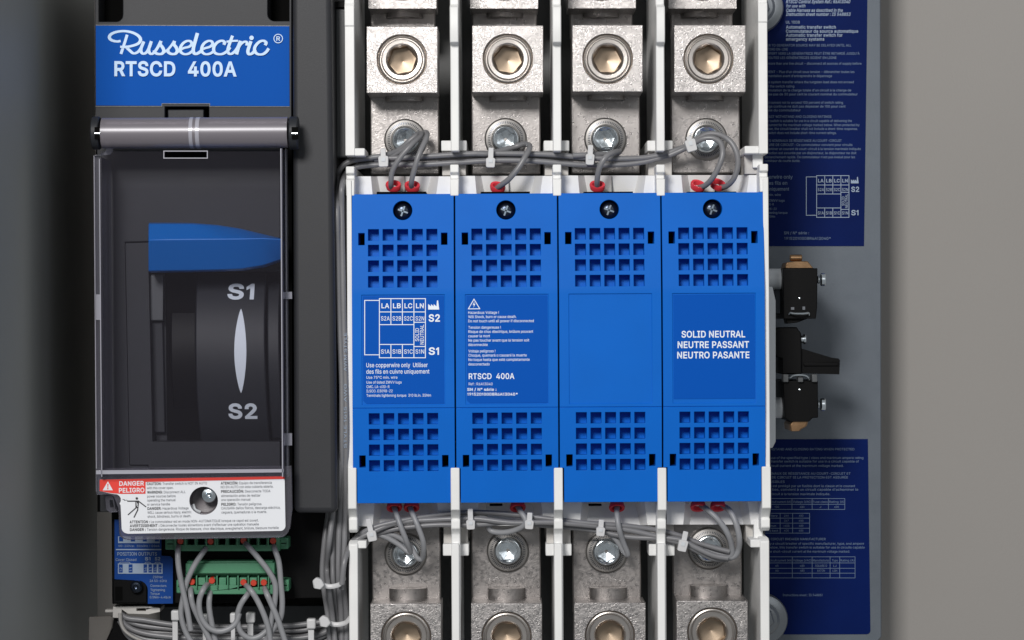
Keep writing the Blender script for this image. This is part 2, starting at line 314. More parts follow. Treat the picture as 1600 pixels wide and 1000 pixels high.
# letter outlines: character, advance, closed contours (capital height 254)
LETTERS = '''A	240	8,0 101,254 138,254 231,0 198,0 173,71 66,71 43,0|76,99 163,99 120,222
B	228	30,0 30,254 121,254 137,253 152,250 164,245 175,239 184,230 190,221 195,210 198,199 199,187 198,177 197,168 193,160 189,153 184,148 178,143 157,133 157,131 166,130 174,127 182,123 189,117 196,110 201,102 205,92 208,81 209,68 208,56 205,44 200,33 193,24 184,16 172,9 158,4 142,1 123,0|62,29 122,29 140,30 154,34 165,40 172,48 176,58 178,68 177,77 175,85 171,92 166,99 160,104 153,109 144,113 135,115 124,115 62,115|62,143 119,143 128,143 136,145 144,148 151,152 157,157 162,163 165,170 167,178 168,186 167,197 163,206 156,214 147,221 135,225 120,226 62,226
C	255	134,-3 113,-2 93,4 75,12 59,25 46,40 35,58 27,78 22,101 20,127 22,153 27,176 35,197 46,215 59,230 75,242 93,251 113,256 134,258 146,257 158,255 170,252 181,248 191,242 201,236 210,228 217,219 224,209 229,198 234,187 236,174 204,174 202,183 199,190 195,197 179,214 158,224 134,228 119,227 105,223 92,216 80,207 71,196 62,182 57,166 53,148 52,127 53,107 57,88 63,72 71,59 80,47 92,38 105,32 119,28 134,26 158,30 179,40 195,57 204,80 236,80 234,68 229,56 224,45 217,36 210,27 201,19 192,12 181,7 170,2 159,-1 146,-3
D	251	109,0 48,0 48,29 107,29 127,30 144,34 159,40 171,49 182,61 189,75 195,90 198,108 200,128 198,147 195,165 190,180 182,194 172,205 160,214 145,221 129,225 110,226 47,226 47,254 113,254 136,253 157,248 176,239 192,228 206,213 217,196 225,175 229,153 231,128 229,102 224,80 217,59 206,42 192,27 175,15 156,7 134,2|62,254 62,0 30,0 30,254
E	209	30,0 30,254 186,254 186,226 62,226 62,143 178,143 178,114 62,114 62,29 188,29 188,0
F	205	30,0 30,254 185,254 185,226 62,226 62,139 173,139 173,111 62,111 62,0
G	260	134,-3 113,-2 93,4 75,13 59,25 45,40 35,58 27,78 22,102 20,127 22,153 27,176 35,197 45,215 59,230 74,242 92,251 112,256 132,258 146,257 158,255 170,252 181,247 192,242 202,235 210,227 218,218 225,208 230,198 234,186 237,174 204,174 194,197 178,213 158,224 133,228 118,227 104,223 92,216 80,207 70,196 62,182 57,166 53,148 52,127 53,107 57,88 63,72 71,59 81,47 92,38 105,32 119,28 134,26 148,27 161,31 172,36 183,43 191,51 198,62 203,74 206,87 207,101 217,100 141,100 141,128 239,128 239,100 237,80 233,62 225,45 215,31 203,19 188,9 172,2 154,-2
H	258	30,0 30,254 62,254 62,144 196,144 196,254 228,254 228,0 196,0 196,116 62,116 62,0
I	150	16,0 16,29 59,29 59,226 16,226 16,254 135,254 135,226 91,226 91,29 135,29 135,0
J	198	93,-3 71,-1 53,5 38,16 26,31 19,50 17,73 17,86 49,86 49,73 50,58 54,47 61,37 70,30 80,26 93,25 105,26 115,30 124,37 131,47 135,58 136,73 136,254 168,254 168,73 166,50 159,31 147,16 132,5 113,-1
K	233	52,73 52,108 70,131 87,152 106,172 182,254 224,254 116,138 114,138|30,0 30,254 62,254 62,167 62,112 62,97 62,0|186,0 94,130 114,155 224,0
L	196	30,0 30,254 62,254 62,29 181,29 181,0
M	314	30,0 30,254 76,254 139,94 144,79 150,61 156,42 161,24 154,24 159,41 165,61 171,79 176,94 238,254 284,254 284,0 252,0 252,145 252,163 253,184 253,207 253,229 256,229 249,205 241,181 234,161 228,145 171,0 143,0 85,145 80,160 72,181 65,204 56,229 59,229 60,208 60,186 61,164 61,145 61,0
N	262	30,0 30,254 68,254 172,91 181,75 194,53 207,27 202,27 200,54 200,79 199,97 199,254 232,254 232,0 193,0 101,145 89,165 74,191 54,226 60,227 61,192 62,164 62,145 62,0
O	267	133,-3 112,-2 93,4 75,12 59,25 46,40 35,58 27,78 22,101 20,127 22,153 27,176 35,197 46,215 59,230 75,242 93,251 112,256 133,258 155,256 174,251 192,242 208,230 221,215 232,197 240,176 245,153 247,127 245,101 240,78 232,58 221,40 208,25 192,12 174,4 155,-2|133,26 148,28 162,32 175,38 186,47 196,58 204,72 210,88 214,106 215,127 214,148 210,166 204,182 196,196 186,207 175,216 162,223 148,227 133,228 119,227 105,223 92,216 81,207 71,196 63,182 57,166 53,148 52,127 53,106 57,88 63,72 71,58 81,47 92,38 105,32 119,28
P	222	30,0 30,254 118,254 136,253 152,250 166,244 178,236 187,226 195,215 200,202 203,189 204,174 203,159 200,145 195,133 187,121 178,112 166,104 152,98 136,94 118,93 62,93 62,0|116,121 129,122 139,124 149,128 156,133 162,139 167,147 170,155 172,164 172,174 172,184 170,193 167,201 162,208 156,214 148,219 139,223 129,225 116,226 62,226 62,121
Q	267	123,80 156,80 185,42 192,32 234,-24 200,-24 173,13 166,23|133,-3 112,-2 93,4 75,12 59,25 46,40 35,58 27,78 22,101 20,127 22,153 27,176 35,197 46,215 59,230 75,242 93,251 112,256 133,258 155,256 174,251 192,242 208,230 221,215 232,197 240,176 245,153 247,127 245,101 240,78 232,58 221,40 208,25 192,12 174,4 155,-2|133,26 148,28 162,32 175,38 186,47 196,58 204,72 210,88 214,106 215,127 214,148 210,166 204,182 196,196 186,207 175,216 162,223 148,227 133,228 119,227 105,223 92,216 81,207 71,196 63,182 57,166 53,148 52,127 53,106 57,88 63,72 71,58 81,47 92,38 105,32 119,28
R	224	30,0 30,254 118,254 136,253 153,250 167,244 178,237 188,227 195,217 200,204 204,191 205,176 204,161 200,148 195,136 188,125 178,116 166,109 152,103 136,100 118,99 62,99 62,0|117,128 129,128 140,130 149,133 156,138 162,143 167,150 170,158 172,167 173,176 172,186 170,194 167,202 162,209 156,215 149,220 140,223 129,225 116,226 62,226 62,128|177,0 115,115 151,115 214,0
S	223	112,-4 94,-3 78,0 64,5 51,11 41,20 32,30 25,42 21,54 19,68 52,68 54,59 57,51 62,44 68,38 75,33 83,29 92,27 102,25 112,25 123,25 133,27 143,30 151,34 159,40 165,46 169,53 172,61 173,70 172,77 170,84 166,89 161,94 155,99 148,102 122,111 92,120 72,126 56,135 43,145 34,156 28,170 26,186 27,200 31,213 37,224 46,234 57,242 69,249 83,254 97,257 114,258 130,257 145,254 158,249 170,242 180,234 189,224 195,213 199,202 200,189 169,189 166,201 160,211 151,219 140,225 127,228 112,229 102,229 92,227 84,224 76,220 70,215 64,209 61,203 58,195 58,188 58,180 61,173 65,167 71,162 78,158 85,154 106,147 132,140 156,132 179,119 186,113 192,106 197,99 201,90 203,80 204,69 203,56 199,43 193,32 185,21 174,13 162,5 147,0 130,-3
T	224	16,226 16,254 208,254 208,226 128,226 128,0 96,0 96,226
U	259	129,-4 110,-3 93,1 77,8 63,17 52,27 42,40 36,54 31,70 30,87 30,254 62,254 62,89 63,77 66,66 70,57 77,48 84,40 94,34 104,29 116,27 129,26 143,27 155,29 165,34 175,40 182,48 188,57 193,66 195,77 196,89 196,254 229,254 229,87 227,70 223,54 216,40 207,27 195,17 182,8 166,1 149,-3
V	240	102,0 8,254 42,254 96,103 108,69 124,15 117,15 133,69 145,103 197,254 231,254 139,0
W	343	78,0 8,254 41,254 82,98 88,73 93,47 98,20 95,20 100,47 106,73 112,98 153,254 190,254 231,98 237,73 243,47 249,20 244,20 249,47 255,73 261,98 302,254 335,254 265,0 228,0 184,161 176,196 168,237 175,237 167,197 159,161 115,0
X	237	9,0 109,142 109,118 15,254 52,254 89,200 102,181 112,164 122,146 116,146 126,164 136,181 149,200 187,254 223,254 129,119 129,143 228,0 191,0 146,65 134,83 125,98 115,116 122,116 113,98 103,83 91,65 46,0
Y	236	102,0 102,104 8,254 46,254 96,172 111,146 125,115 112,115 126,146 140,172 191,254 228,254 134,104 134,0
Z	219	21,0 21,23 137,193 153,215 170,238 174,227 143,226 111,226 20,226 20,254 198,254 198,231 84,64 67,40 49,17 45,27 76,28 107,29 200,29 200,0
a	195	80,-4 68,-4 57,-1 47,2 38,8 30,14 24,22 19,32 16,42 15,54 16,64 18,73 22,80 26,87 32,92 39,97 63,105 89,110 117,113 133,117 135,120 137,123 138,127 138,128 137,136 136,142 133,148 130,153 125,158 120,161 113,163 106,165 98,165 89,165 82,164 75,161 59,150 50,137 20,146 26,156 32,165 39,173 48,179 57,184 66,188 77,190 87,192 97,192 119,190 143,180 150,175 156,168 161,160 165,150 168,139 168,126 168,0 138,0 138,26 136,26 126,12 108,1 100,-2 90,-4|85,23 96,23 106,26 114,29 121,34 127,40 132,47 135,54 137,61 138,69 138,95 130,91 116,88 100,86 88,84 67,79 61,77 56,74 52,70 48,65 47,59 46,52 46,46 48,41 51,36 55,32 59,29 65,26
b	212	115,-4 104,-3 94,-1 86,2 69,16 59,29 56,29 56,0 26,0 26,254 57,254 57,160 59,160 69,173 86,186 94,190 103,192 115,192 130,191 144,187 156,180 168,171 177,160 185,146 191,131 194,113 195,94 194,75 191,58 185,42 177,29 168,17 157,8 144,1 130,-3|110,23 121,24 131,28 140,33 147,40 153,48 158,58 161,70 163,82 164,95 163,108 161,120 158,131 153,140 147,149 140,156 131,161 121,164 110,165 99,164 89,161 81,156 73,149 67,141 62,131 59,120 57,108 56,95 57,81 59,69 63,58 67,48 73,39 81,32 89,27 99,24
c	198	104,-4 87,-3 72,1 58,8 46,17 36,29 28,43 22,58 18,75 17,94 18,113 22,130 28,146 36,159 46,171 58,180 72,187 87,191 104,192 130,189 153,178 170,161 181,138 151,131 145,145 135,155 121,162 104,165 92,164 81,161 73,155 65,148 59,139 54,129 51,118 49,106 48,94 49,81 51,70 54,59 59,49 65,40 73,33 81,28 92,24 104,23 121,26 135,33 146,44 152,59 181,51 179,43 175,35 171,28 153,11 130,0
d	212	98,-4 82,-3 68,1 56,8 44,17 35,29 27,42 22,58 18,75 17,94 18,113 22,131 27,146 35,160 45,171 56,180 69,187 83,191 98,192 109,192 118,190 126,186 144,173 153,160 155,160 155,254 186,254 186,0 156,0 156,29 153,29 143,16 126,2 118,-1 109,-3|102,23 113,24 123,27 132,32 139,39 145,48 150,58 153,69 155,81 156,95 155,108 153,120 150,131 145,141 139,149 132,156 123,161 113,164 102,165 91,164 81,161 72,156 65,149 59,140 54,131 51,120 49,108 48,95 49,82 51,70 54,58 59,48 65,40 73,33 81,28 91,24
e	202	106,-4 88,-3 73,1 58,8 46,17 36,29 28,42 22,58 18,75 17,93 18,112 22,129 28,145 36,159 46,170 58,180 71,187 86,191 103,192 113,192 123,190 133,187 142,183 151,177 160,170 167,162 173,152 179,141 182,128 185,113 186,97 186,85 37,85 37,110 169,110 155,101 154,113 152,124 149,134 144,143 138,151 131,157 123,161 113,164 103,165 92,164 82,161 73,157 66,151 59,143 54,135 51,125 49,116 48,105 48,89 49,75 51,64 55,53 61,44 67,37 76,31 85,26 95,24 106,23 127,26 143,36 153,53 182,45 179,36 174,27 168,20 160,13 151,7 141,2 130,-1 119,-3
f	127	114,190 114,164 3,164 3,190|40,0 40,216 41,226 44,235 48,243 53,250 60,255 68,259 76,262 85,264 94,265 111,263 121,260 114,234 107,236 97,237 89,236 82,234 77,230 74,225 72,218 71,209 71,0
g	213	103,-75 90,-75 78,-73 67,-70 57,-66 49,-61 41,-55 35,-49 30,-42 25,-35 51,-20 61,-33 77,-44 85,-47 93,-48 103,-49 118,-47 130,-44 141,-38 149,-29 154,-17 156,-3 156,34 153,34 143,21 126,8 118,5 109,3 97,2 83,4 69,7 56,13 45,22 35,32 28,45 22,60 18,77 17,96 18,114 22,131 27,147 35,160 45,171 56,180 69,187 83,191 98,192 109,192 119,190 127,186 144,173 154,159 157,159 157,190 186,190 186,-4 185,-20 181,-33 175,-45 167,-54 157,-62 145,-68 132,-72 118,-74|102,30 113,30 123,33 132,38 139,44 145,51 150,61 153,71 156,83 156,96 156,109 153,121 150,132 145,141 139,150 132,156 123,161 114,164 102,165 91,164 81,161 73,156 65,149 59,141 54,131 51,120 49,109 48,96 49,84 51,72 54,61 59,52 65,44 73,38 81,33 91,30
h	205	57,113 57,0 26,0 26,254 57,254 57,144 51,144 58,159 66,172 76,181 87,187 100,191 114,192 126,191 137,189 148,184 157,178 164,170 170,160 175,149 178,135 179,120 179,0 148,0 148,118 147,131 143,143 136,152 128,159 117,163 105,165 96,164 88,162 80,159 74,154 68,148 63,141 60,133 58,124
i	83	26,0 26,190 57,190 57,0|42,221 36,222 31,224 27,227 23,231 21,236 21,242 21,247 23,252 27,256 31,259 36,261 42,262 47,261 52,259 57,256 60,252 62,247 63,242 62,236 60,231 57,227 52,224 47,222
j	83	26,190 57,190 57,-15 56,-26 54,-36 51,-45 46,-53 40,-59 32,-65 24,-68 13,-71 2,-71 -5,-71 -5,-43 1,-43 9,-43 15,-40 20,-36 24,-30 26,-23 26,-15|42,221 36,222 31,224 27,227 23,231 21,236 20,242 21,247 23,252 27,256 31,259 36,261 42,262 47,261 52,259 57,256 60,252 62,247 63,242 62,236 60,231 57,227 52,224 47,222
k	190	55,68 55,106 60,106 142,190 180,190 92,100 89,100|26,0 26,254 57,254 57,0|147,0 74,93 96,114 186,0
l	95	70,-1 56,0 45,4 37,10 31,19 27,29 26,42 26,254 57,254 57,49 57,42 58,35 60,31 63,28 67,27 73,26 80,26 85,27 90,1 81,0
m	305	26,0 26,190 56,190 56,148 54,148 57,157 61,166 66,173 72,179 79,184 86,188 94,191 102,193 110,193 123,192 134,187 144,180 151,171 157,160 160,147 156,147 159,156 163,164 169,172 175,178 182,183 190,187 199,191 208,192 218,193 229,192 239,190 249,186 257,180 264,173 270,164 275,154 278,141 278,128 278,0 248,0 248,127 247,139 243,149 236,156 228,161 219,164 209,165 201,165 194,163 187,160 181,156 177,151 173,145 170,139 168,131 168,124 168,0 137,0 137,130 136,140 132,148 126,156 119,161 110,164 100,165 92,165 85,163 79,160 73,156 67,151 63,145 60,137 58,129 57,119 57,0
n	205	57,113 57,0 26,0 26,190 56,190 56,144 51,144 58,159 66,172 76,181 87,187 100,191 114,192 126,191 137,189 147,184 156,178 164,170 170,160 175,149 178,135 179,120 179,0 148,0 148,118 147,131 143,143 136,152 128,159 117,163 105,165 96,164 88,162 80,159 74,154 68,148 63,141 60,133 58,124
o	208	104,-4 87,-3 72,1 58,8 46,17 36,29 28,43 22,58 18,75 17,94 18,113 22,130 28,146 36,159 46,171 58,180 72,187 87,191 104,192 120,191 136,187 149,180 161,171 171,159 180,146 186,130 189,113 191,94 189,75 186,58 180,43 171,29 161,17 149,8 136,1 120,-3|104,23 116,24 126,28 135,33 143,40 149,49 154,59 157,70 159,81 160,94 159,106 157,118 154,129 149,139 143,148 135,155 126,161 116,164 104,165 92,164 81,161 73,155 65,148 59,139 54,129 51,118 49,106 48,94 49,81 51,70 54,59 59,49 65,40 73,33 81,28 92,24
p	212	26,-71 26,190 56,190 56,160 59,160 69,173 86,186 94,190 103,192 115,192 130,191 144,187 156,180 168,171 177,160 185,146 191,131 194,113 195,94 194,75 191,58 185,42 177,29 168,17 157,8 144,1 130,-3 115,-4 104,-3 94,-1 86,2 69,16 59,29 57,29 57,-71|110,23 121,24 131,28 140,33 147,40 153,48 158,58 161,70 163,82 164,95 163,108 161,120 158,131 153,140 147,149 140,156 131,161 121,164 110,165 99,164 89,161 81,156 73,149 67,141 62,131 59,120 57,108 56,95 57,81 59,69 63,58 67,48 73,39 81,32 89,27 99,24
q	212	186,-71 155,-71 155,29 153,29 143,16 126,2 118,-1 109,-3 98,-4 82,-3 68,1 56,8 44,17 35,29 27,42 22,58 18,75 17,94 18,113 22,131 27,146 35,160 45,171 56,180 69,187 83,191 98,192 109,192 118,190 126,186 144,173 153,160 156,160 156,190 186,190|102,23 113,24 123,27 132,32 139,39 145,48 150,58 153,69 155,81 156,95 155,108 153,120 150,131 145,141 139,149 132,156 123,161 113,164 102,165 91,164 81,161 72,156 65,149 59,140 54,131 51,120 49,108 48,95 49,82 51,70 54,58 59,48 65,40 73,33 81,28 91,24
r	130	26,0 26,190 56,190 56,160 58,160 62,169 68,177 76,184 85,188 96,191 107,192 115,192 122,192 122,161 115,162 103,163 95,162 87,160 80,157 73,153 67,148 63,142 60,135 58,127 57,118 57,0
s	182	91,-4 78,-3 67,-2 56,2 46,6 38,12 31,19 25,27 21,37 18,47 47,53 50,44 55,36 62,30 70,26 80,24 91,23 103,24 113,26 122,31 129,37 133,44 134,51 133,58 131,63 127,68 122,72 115,75 106,78 75,85 59,90 46,96 36,104 29,113 25,124 23,137 24,147 27,157 33,166 39,173 48,180 58,185 69,189 81,191 94,192 106,192 117,190 127,186 136,182 143,176 149,170 155,162 159,154 162,145 134,139 131,146 127,152 121,158 114,163 105,165 94,166 83,165 74,163 65,158 59,153 56,146 54,139 55,132 58,126 62,122 68,118 76,114 86,111 115,105 131,100 143,93 153,86 160,76 164,66 166,53 165,43 161,33 156,24 149,16 140,9 130,3 118,-1 105,-3
t	114	102,190 102,164 3,164 3,190|32,236 63,236 63,49 64,41 65,35 68,31 72,27 78,26 85,25 93,26 101,27 107,1 96,-1 84,-2 69,-1 56,4 46,11 38,20 34,32 32,46
u	205	91,-3 79,-2 68,1 57,5 48,12 41,20 35,29 30,41 27,54 26,69 26,190 57,190 57,72 58,58 62,47 68,37 77,31 88,26 100,25 109,26 117,28 125,31 131,36 137,41 142,48 145,57 147,66 148,76 148,190 179,190 179,0 149,0 149,46 154,46 147,30 139,18 129,8 117,2 105,-1
v	195	81,0 9,190 42,190 83,78 93,43 103,10 92,10 101,43 112,78 152,190 186,190 113,0
w	284	69,0 11,190 44,190 67,107 77,68 88,21 82,21 93,67 103,107 126,190 158,190 181,107 191,68 201,21 196,21 206,68 217,107 240,190 272,190 215,0 184,0 159,86 152,112 145,140 138,169 145,169 138,140 131,112 124,86 99,0
x	189	10,0 86,109 86,86 14,190 50,190 74,153 90,127 104,103 88,103 101,127 117,153 141,190 176,190 104,84 104,107 179,0 143,0 115,43 100,68 86,91 102,91 89,68 74,43 46,0
y	195	24,-69 31,-43 36,-44 52,-44 57,-43 61,-41 65,-37 69,-32 72,-26 75,-18 81,-1 9,190 42,190 83,78 93,43 103,10 92,10 101,43 112,78 153,190 186,190 102,-29 88,-54 83,-59 76,-64 70,-68 62,-70 54,-72 46,-73 32,-72
z	190	21,0 21,23 127,160 127,161 24,161 24,190 166,190 166,165 63,30 63,28 169,28 169,0
0	227	113,-3 95,-2 79,3 65,12 53,24 42,39 34,57 29,77 25,101 24,127 25,153 29,177 35,197 43,215 53,230 65,242 79,251 95,256 113,258 131,256 147,251 161,242 174,230 184,215 192,197 198,177 201,153 203,127 201,101 198,77 192,57 184,39 174,24 162,12 147,3 131,-2|113,25 125,26 136,30 145,37 153,46 160,58 165,72 169,88 171,107 172,127 171,148 169,166 165,182 160,197 153,208 145,218 136,224 125,228 113,230 101,228 91,224 82,218 73,208 67,197 62,182 58,166 55,148 55,127 55,107 58,88 62,72 67,58 73,46 82,37 91,30 101,26
1	227	38,0 38,27 195,27 195,0|138,254 138,0 106,0 106,224 105,224 43,179 43,213 99,254
2	227	32,0 32,24 117,114 141,141 155,163 158,170 160,178 160,186 159,194 157,202 154,209 149,215 143,220 137,224 129,227 121,229 112,230 102,229 94,227 86,224 79,219 74,213 69,207 66,199 64,190 64,181 33,181 34,196 37,209 43,221 51,232 60,241 72,248 84,253 98,257 112,258 127,257 141,254 153,248 164,241 173,233 181,223 186,211 189,199 191,186 190,177 188,168 185,159 181,150 175,140 168,129 133,90 76,30 76,28 195,28 195,0
3	227	109,-3 94,-2 80,0 66,5 54,11 44,19 35,29 28,40 24,52 22,66 55,66 56,58 59,50 63,44 69,38 75,33 83,30 91,27 100,25 109,25 119,26 129,27 138,30 145,35 152,40 157,46 161,54 164,63 165,72 164,81 162,90 158,98 153,105 146,112 137,117 127,121 115,123 101,124 78,124 78,150 144,224 144,226 35,226 35,254 186,254 186,230 106,139 106,144 124,145 140,143 154,138 167,131 177,122 185,111 192,99 195,86 196,72 195,58 191,45 185,33 177,22 166,13 154,6 141,1 125,-2
4	227	20,53 20,79 123,254 155,254 54,83 54,81 207,81 207,53|141,0 141,61 141,73 141,159 171,159 171,0
5	227	111,-3 96,-2 82,1 70,6 59,12 49,20 41,30 35,41 32,53 30,65 61,65 62,58 65,51 69,44 74,39 80,34 87,30 94,27 102,26 111,25 120,26 130,28 138,32 146,38 152,44 157,52 161,61 163,71 164,81 163,92 161,101 157,111 151,119 145,125 137,131 129,135 119,138 109,138 84,134 76,131 69,127 64,123 34,126 48,254 183,254 183,226 75,226 67,151 68,151 74,155 81,159 89,162 97,165 106,166 115,167 126,166 137,164 147,160 156,156 165,150 172,143 179,134 185,125 189,116 193,105 195,94 195,82 194,66 191,51 184,38 176,26 166,16 154,8 141,1 126,-2
6	227	113,-3 98,-2 84,1 71,7 60,15 50,25 42,37 36,51 33,65 32,81 33,93 35,106 40,119 47,134 56,151 69,170 126,254 161,254 75,131 73,131 83,144 98,153 117,157 132,156 146,153 158,147 169,140 178,131 185,120 190,107 193,94 194,79 193,63 190,49 184,36 176,25 166,15 155,7 142,1 128,-2|113,24 123,25 131,27 139,31 146,37 152,43 157,51 161,59 163,69 164,79 163,89 161,98 157,107 152,114 146,121 139,126 131,130 123,132 113,133 104,132 95,130 87,126 80,121 74,114 69,107 65,99 63,89 62,79 63,69 65,59 69,51 74,43 80,37 87,31 95,27 104,25
7	227	48,0 162,224 162,226 31,226 31,254 195,254 195,224 82,0
8	227	113,-3 97,-2 82,1 68,6 56,13 45,21 37,31 31,42 27,54 26,68 27,78 29,88 33,98 37,106 43,114 51,121 58,126 67,130 76,132 76,133 65,138 55,145 46,154 40,165 36,177 35,190 36,203 40,214 45,225 53,234 62,242 73,249 85,254 99,257 113,258 128,257 141,254 153,249 164,242 173,234 181,225 186,214 190,203 191,190 190,177 186,165 180,154 171,145 162,138 150,133 150,132 159,130 168,126 176,121 183,114 189,106 194,98 197,88 200,78 200,68 199,54 195,42 189,31 181,21 171,13 158,6 145,1 130,-2|113,25 124,25 134,27 142,30 150,34 156,40 161,46 165,53 168,61 168,69 168,78 165,87 161,94 156,101 149,107 141,111 133,115 123,117 113,118 103,117 93,115 85,111 77,107 70,101 65,94 61,87 58,78 58,69 58,61 61,53 64,46 70,40 76,34 84,30 92,27 102,25|113,145 122,145 130,147 137,150 144,154 149,159 154,165 157,172 159,180 160,188 159,196 157,203 154,210 149,216 144,221 138,225 130,228 122,229 113,230 104,229 96,228 89,225 82,221 77,216 72,210 69,203 67,196 66,188 67,180 69,172 72,165 77,159 82,154 89,150 96,147 104,145
9	227	113,258 128,257 142,253 155,247 166,239 176,229 184,217 190,204 193,189 194,173 194,161 191,148 186,135 180,120 170,103 158,84 100,0 65,0 151,124 154,124 144,111 128,101 109,97 94,98 81,102 69,107 58,114 49,124 41,134 36,147 33,161 32,176 33,191 36,205 42,218 50,230 60,239 71,247 84,253 98,257|113,230 104,229 95,227 87,223 80,218 74,211 69,204 66,195 63,186 63,176 63,166 66,156 69,148 74,140 80,134 87,129 95,125 104,122 113,122 123,122 131,125 139,129 146,134 152,140 157,147 161,156 163,165 164,175 163,185 161,195 157,204 152,211 146,218 139,223 131,227 123,229
.	94	48,-2 42,-1 36,1 31,4 28,9 26,15 25,20 26,27 28,32 31,37 36,40 42,43 48,43 54,43 59,40 64,37 68,32 70,27 71,20 70,15 68,9 64,4 59,1 54,-1
,	94	19,-60 34,36 68,36 42,-60
:	94	48,-2 42,-1 36,1 31,4 28,9 26,15 25,20 26,27 28,32 31,37 36,40 42,43 48,43 54,43 59,40 64,37 68,32 70,27 71,20 70,15 68,9 64,4 59,1 54,-1|48,135 42,136 36,138 31,142 28,147 26,152 25,158 26,164 28,170 31,174 36,178 42,180 48,181 54,180 59,178 64,174 68,170 70,164 71,158 70,152 68,147 64,142 59,138 54,136
'	103	39,159 35,254 68,254 64,159
/	125	117,266 36,-38 7,-38 89,266
!	98	34,80 32,254 66,254 64,80|49,-2 43,-1 38,1 33,4 29,9 27,15 26,20 27,26 29,32 33,37 38,40 43,42 49,43 55,42 60,40 65,37 69,32 71,26 72,20 71,15 69,9 65,4 60,1 55,-1
(	137	45,103 45,122 47,142 50,162 55,182 60,202 66,221 73,239 80,255 88,270 118,270 95,214 81,157 78,138 76,120 76,103 80,57 94,8 118,-48 88,-48 75,-23 64,2 56,27 49,53 46,78
)	137	19,-48 43,9 57,58 61,103 60,120 59,138 56,157 41,214 19,270 48,270 56,255 64,239 71,221 77,202 82,182 86,162 90,142 91,122 92,103 91,78 87,52 81,27 72,1 61,-24 48,-48
*	227	101,111 103,165 57,136 45,158 93,183 45,208 57,229 103,200 101,254 125,254 123,200 169,229 181,208 133,183 181,158 169,136 123,165 125,111
+	227	99,17 99,182 128,182 128,17|31,86 31,113 195,113 195,86
-	227	168,122 168,94 57,94 57,122
°	158	79,142 69,142 59,145 50,149 42,155 35,162 29,170 25,179 22,189 22,199 22,209 25,219 29,228 35,236 42,243 50,249 59,253 69,256 79,256 89,256 99,253 108,249 116,243 123,236 129,228 133,219 136,209 136,199 136,189 133,179 129,170 123,162 116,155 108,149 99,145 89,142|79,167 85,168 90,169 95,171 107,183 109,188 110,193 111,199 110,204 109,210 107,215 95,226 90,229 85,230 79,231 73,230 68,229 63,226 52,215 49,210 48,204 47,199 48,193 49,188 52,183 63,171 68,169 73,168
É	209	30,0 30,254 186,254 186,226 62,226 62,143 178,143 178,114 62,114 62,29 188,29 188,0|95,279 119,329 153,329 121,279
Ê	209	30,0 30,254 186,254 186,226 62,226 62,143 178,143 178,114 62,114 62,29 188,29 188,0|84,282 54,282 54,284 94,329 123,329 164,284 164,282 133,282 109,312
Ó	267	133,-3 112,-2 93,4 75,12 59,25 46,40 35,58 27,78 22,101 20,127 22,153 27,176 35,197 46,215 59,230 75,242 93,251 112,256 133,258 155,256 174,251 192,242 208,230 221,215 232,197 240,176 245,153 247,127 245,101 240,78 232,58 221,40 208,25 192,12 174,4 155,-2|133,26 148,28 162,32 175,38 186,47 196,58 204,72 210,88 214,106 215,127 214,148 210,166 204,182 196,196 186,207 175,216 162,223 148,227 133,228 119,227 105,223 92,216 81,207 71,196 63,182 57,166 53,148 52,127 53,106 57,88 63,72 71,58 81,47 92,38 105,32 119,28|120,279 144,329 178,329 145,279
À	240	8,0 101,254 138,254 231,0 198,0 144,151 132,186 116,239 123,239 106,185 95,151 43,0|55,71 55,99 185,99 185,71|108,279 75,329 109,329 133,279
Ú	259	129,-4 110,-3 93,1 77,8 63,17 52,27 42,40 36,54 31,70 30,87 30,254 62,254 62,89 63,77 66,66 70,57 77,48 84,40 94,34 104,29 116,27 129,26 143,27 155,29 165,34 175,40 182,48 188,57 193,66 195,77 196,89 196,254 229,254 229,87 227,70 223,54 216,40 207,27 195,17 182,8 166,1 149,-3|116,279 140,329 174,329 141,279
é	202	106,-4 88,-3 73,1 58,8 46,17 36,29 28,42 22,58 18,75 17,93 18,112 22,129 28,145 36,159 46,170 58,180 71,187 86,191 103,192 113,192 123,190 133,187 142,183 151,177 160,170 167,162 173,152 179,141 182,128 185,113 186,97 186,85 37,85 37,110 169,110 155,101 154,113 152,124 149,134 144,143 138,151 131,157 123,161 113,164 103,165 92,164 82,161 73,157 66,151 59,143 54,135 51,125 49,116 48,105 48,89 49,75 51,64 55,53 61,44 67,37 76,31 85,26 95,24 106,23 127,26 143,36 153,53 182,45 179,36 174,27 168,20 160,13 151,7 141,2 130,-1 119,-3|88,214 112,265 146,265 114,214
è	202	106,-4 88,-3 73,1 58,8 46,17 36,29 28,42 22,58 18,75 17,93 18,112 22,129 28,145 36,159 46,170 58,180 71,187 86,191 103,192 113,192 123,190 133,187 142,183 151,177 160,170 167,162 173,152 179,141 182,128 185,113 186,97 186,85 37,85 37,110 169,110 155,101 154,113 152,124 149,134 144,143 138,151 131,157 123,161 113,164 103,165 92,164 82,161 73,157 66,151 59,143 54,135 51,125 49,116 48,105 48,89 49,75 51,64 55,53 61,44 67,37 76,31 85,26 95,24 106,23 127,26 143,36 153,53 182,45 179,36 174,27 168,20 160,13 151,7 141,2 130,-1 119,-3|90,214 57,265 91,265 115,214
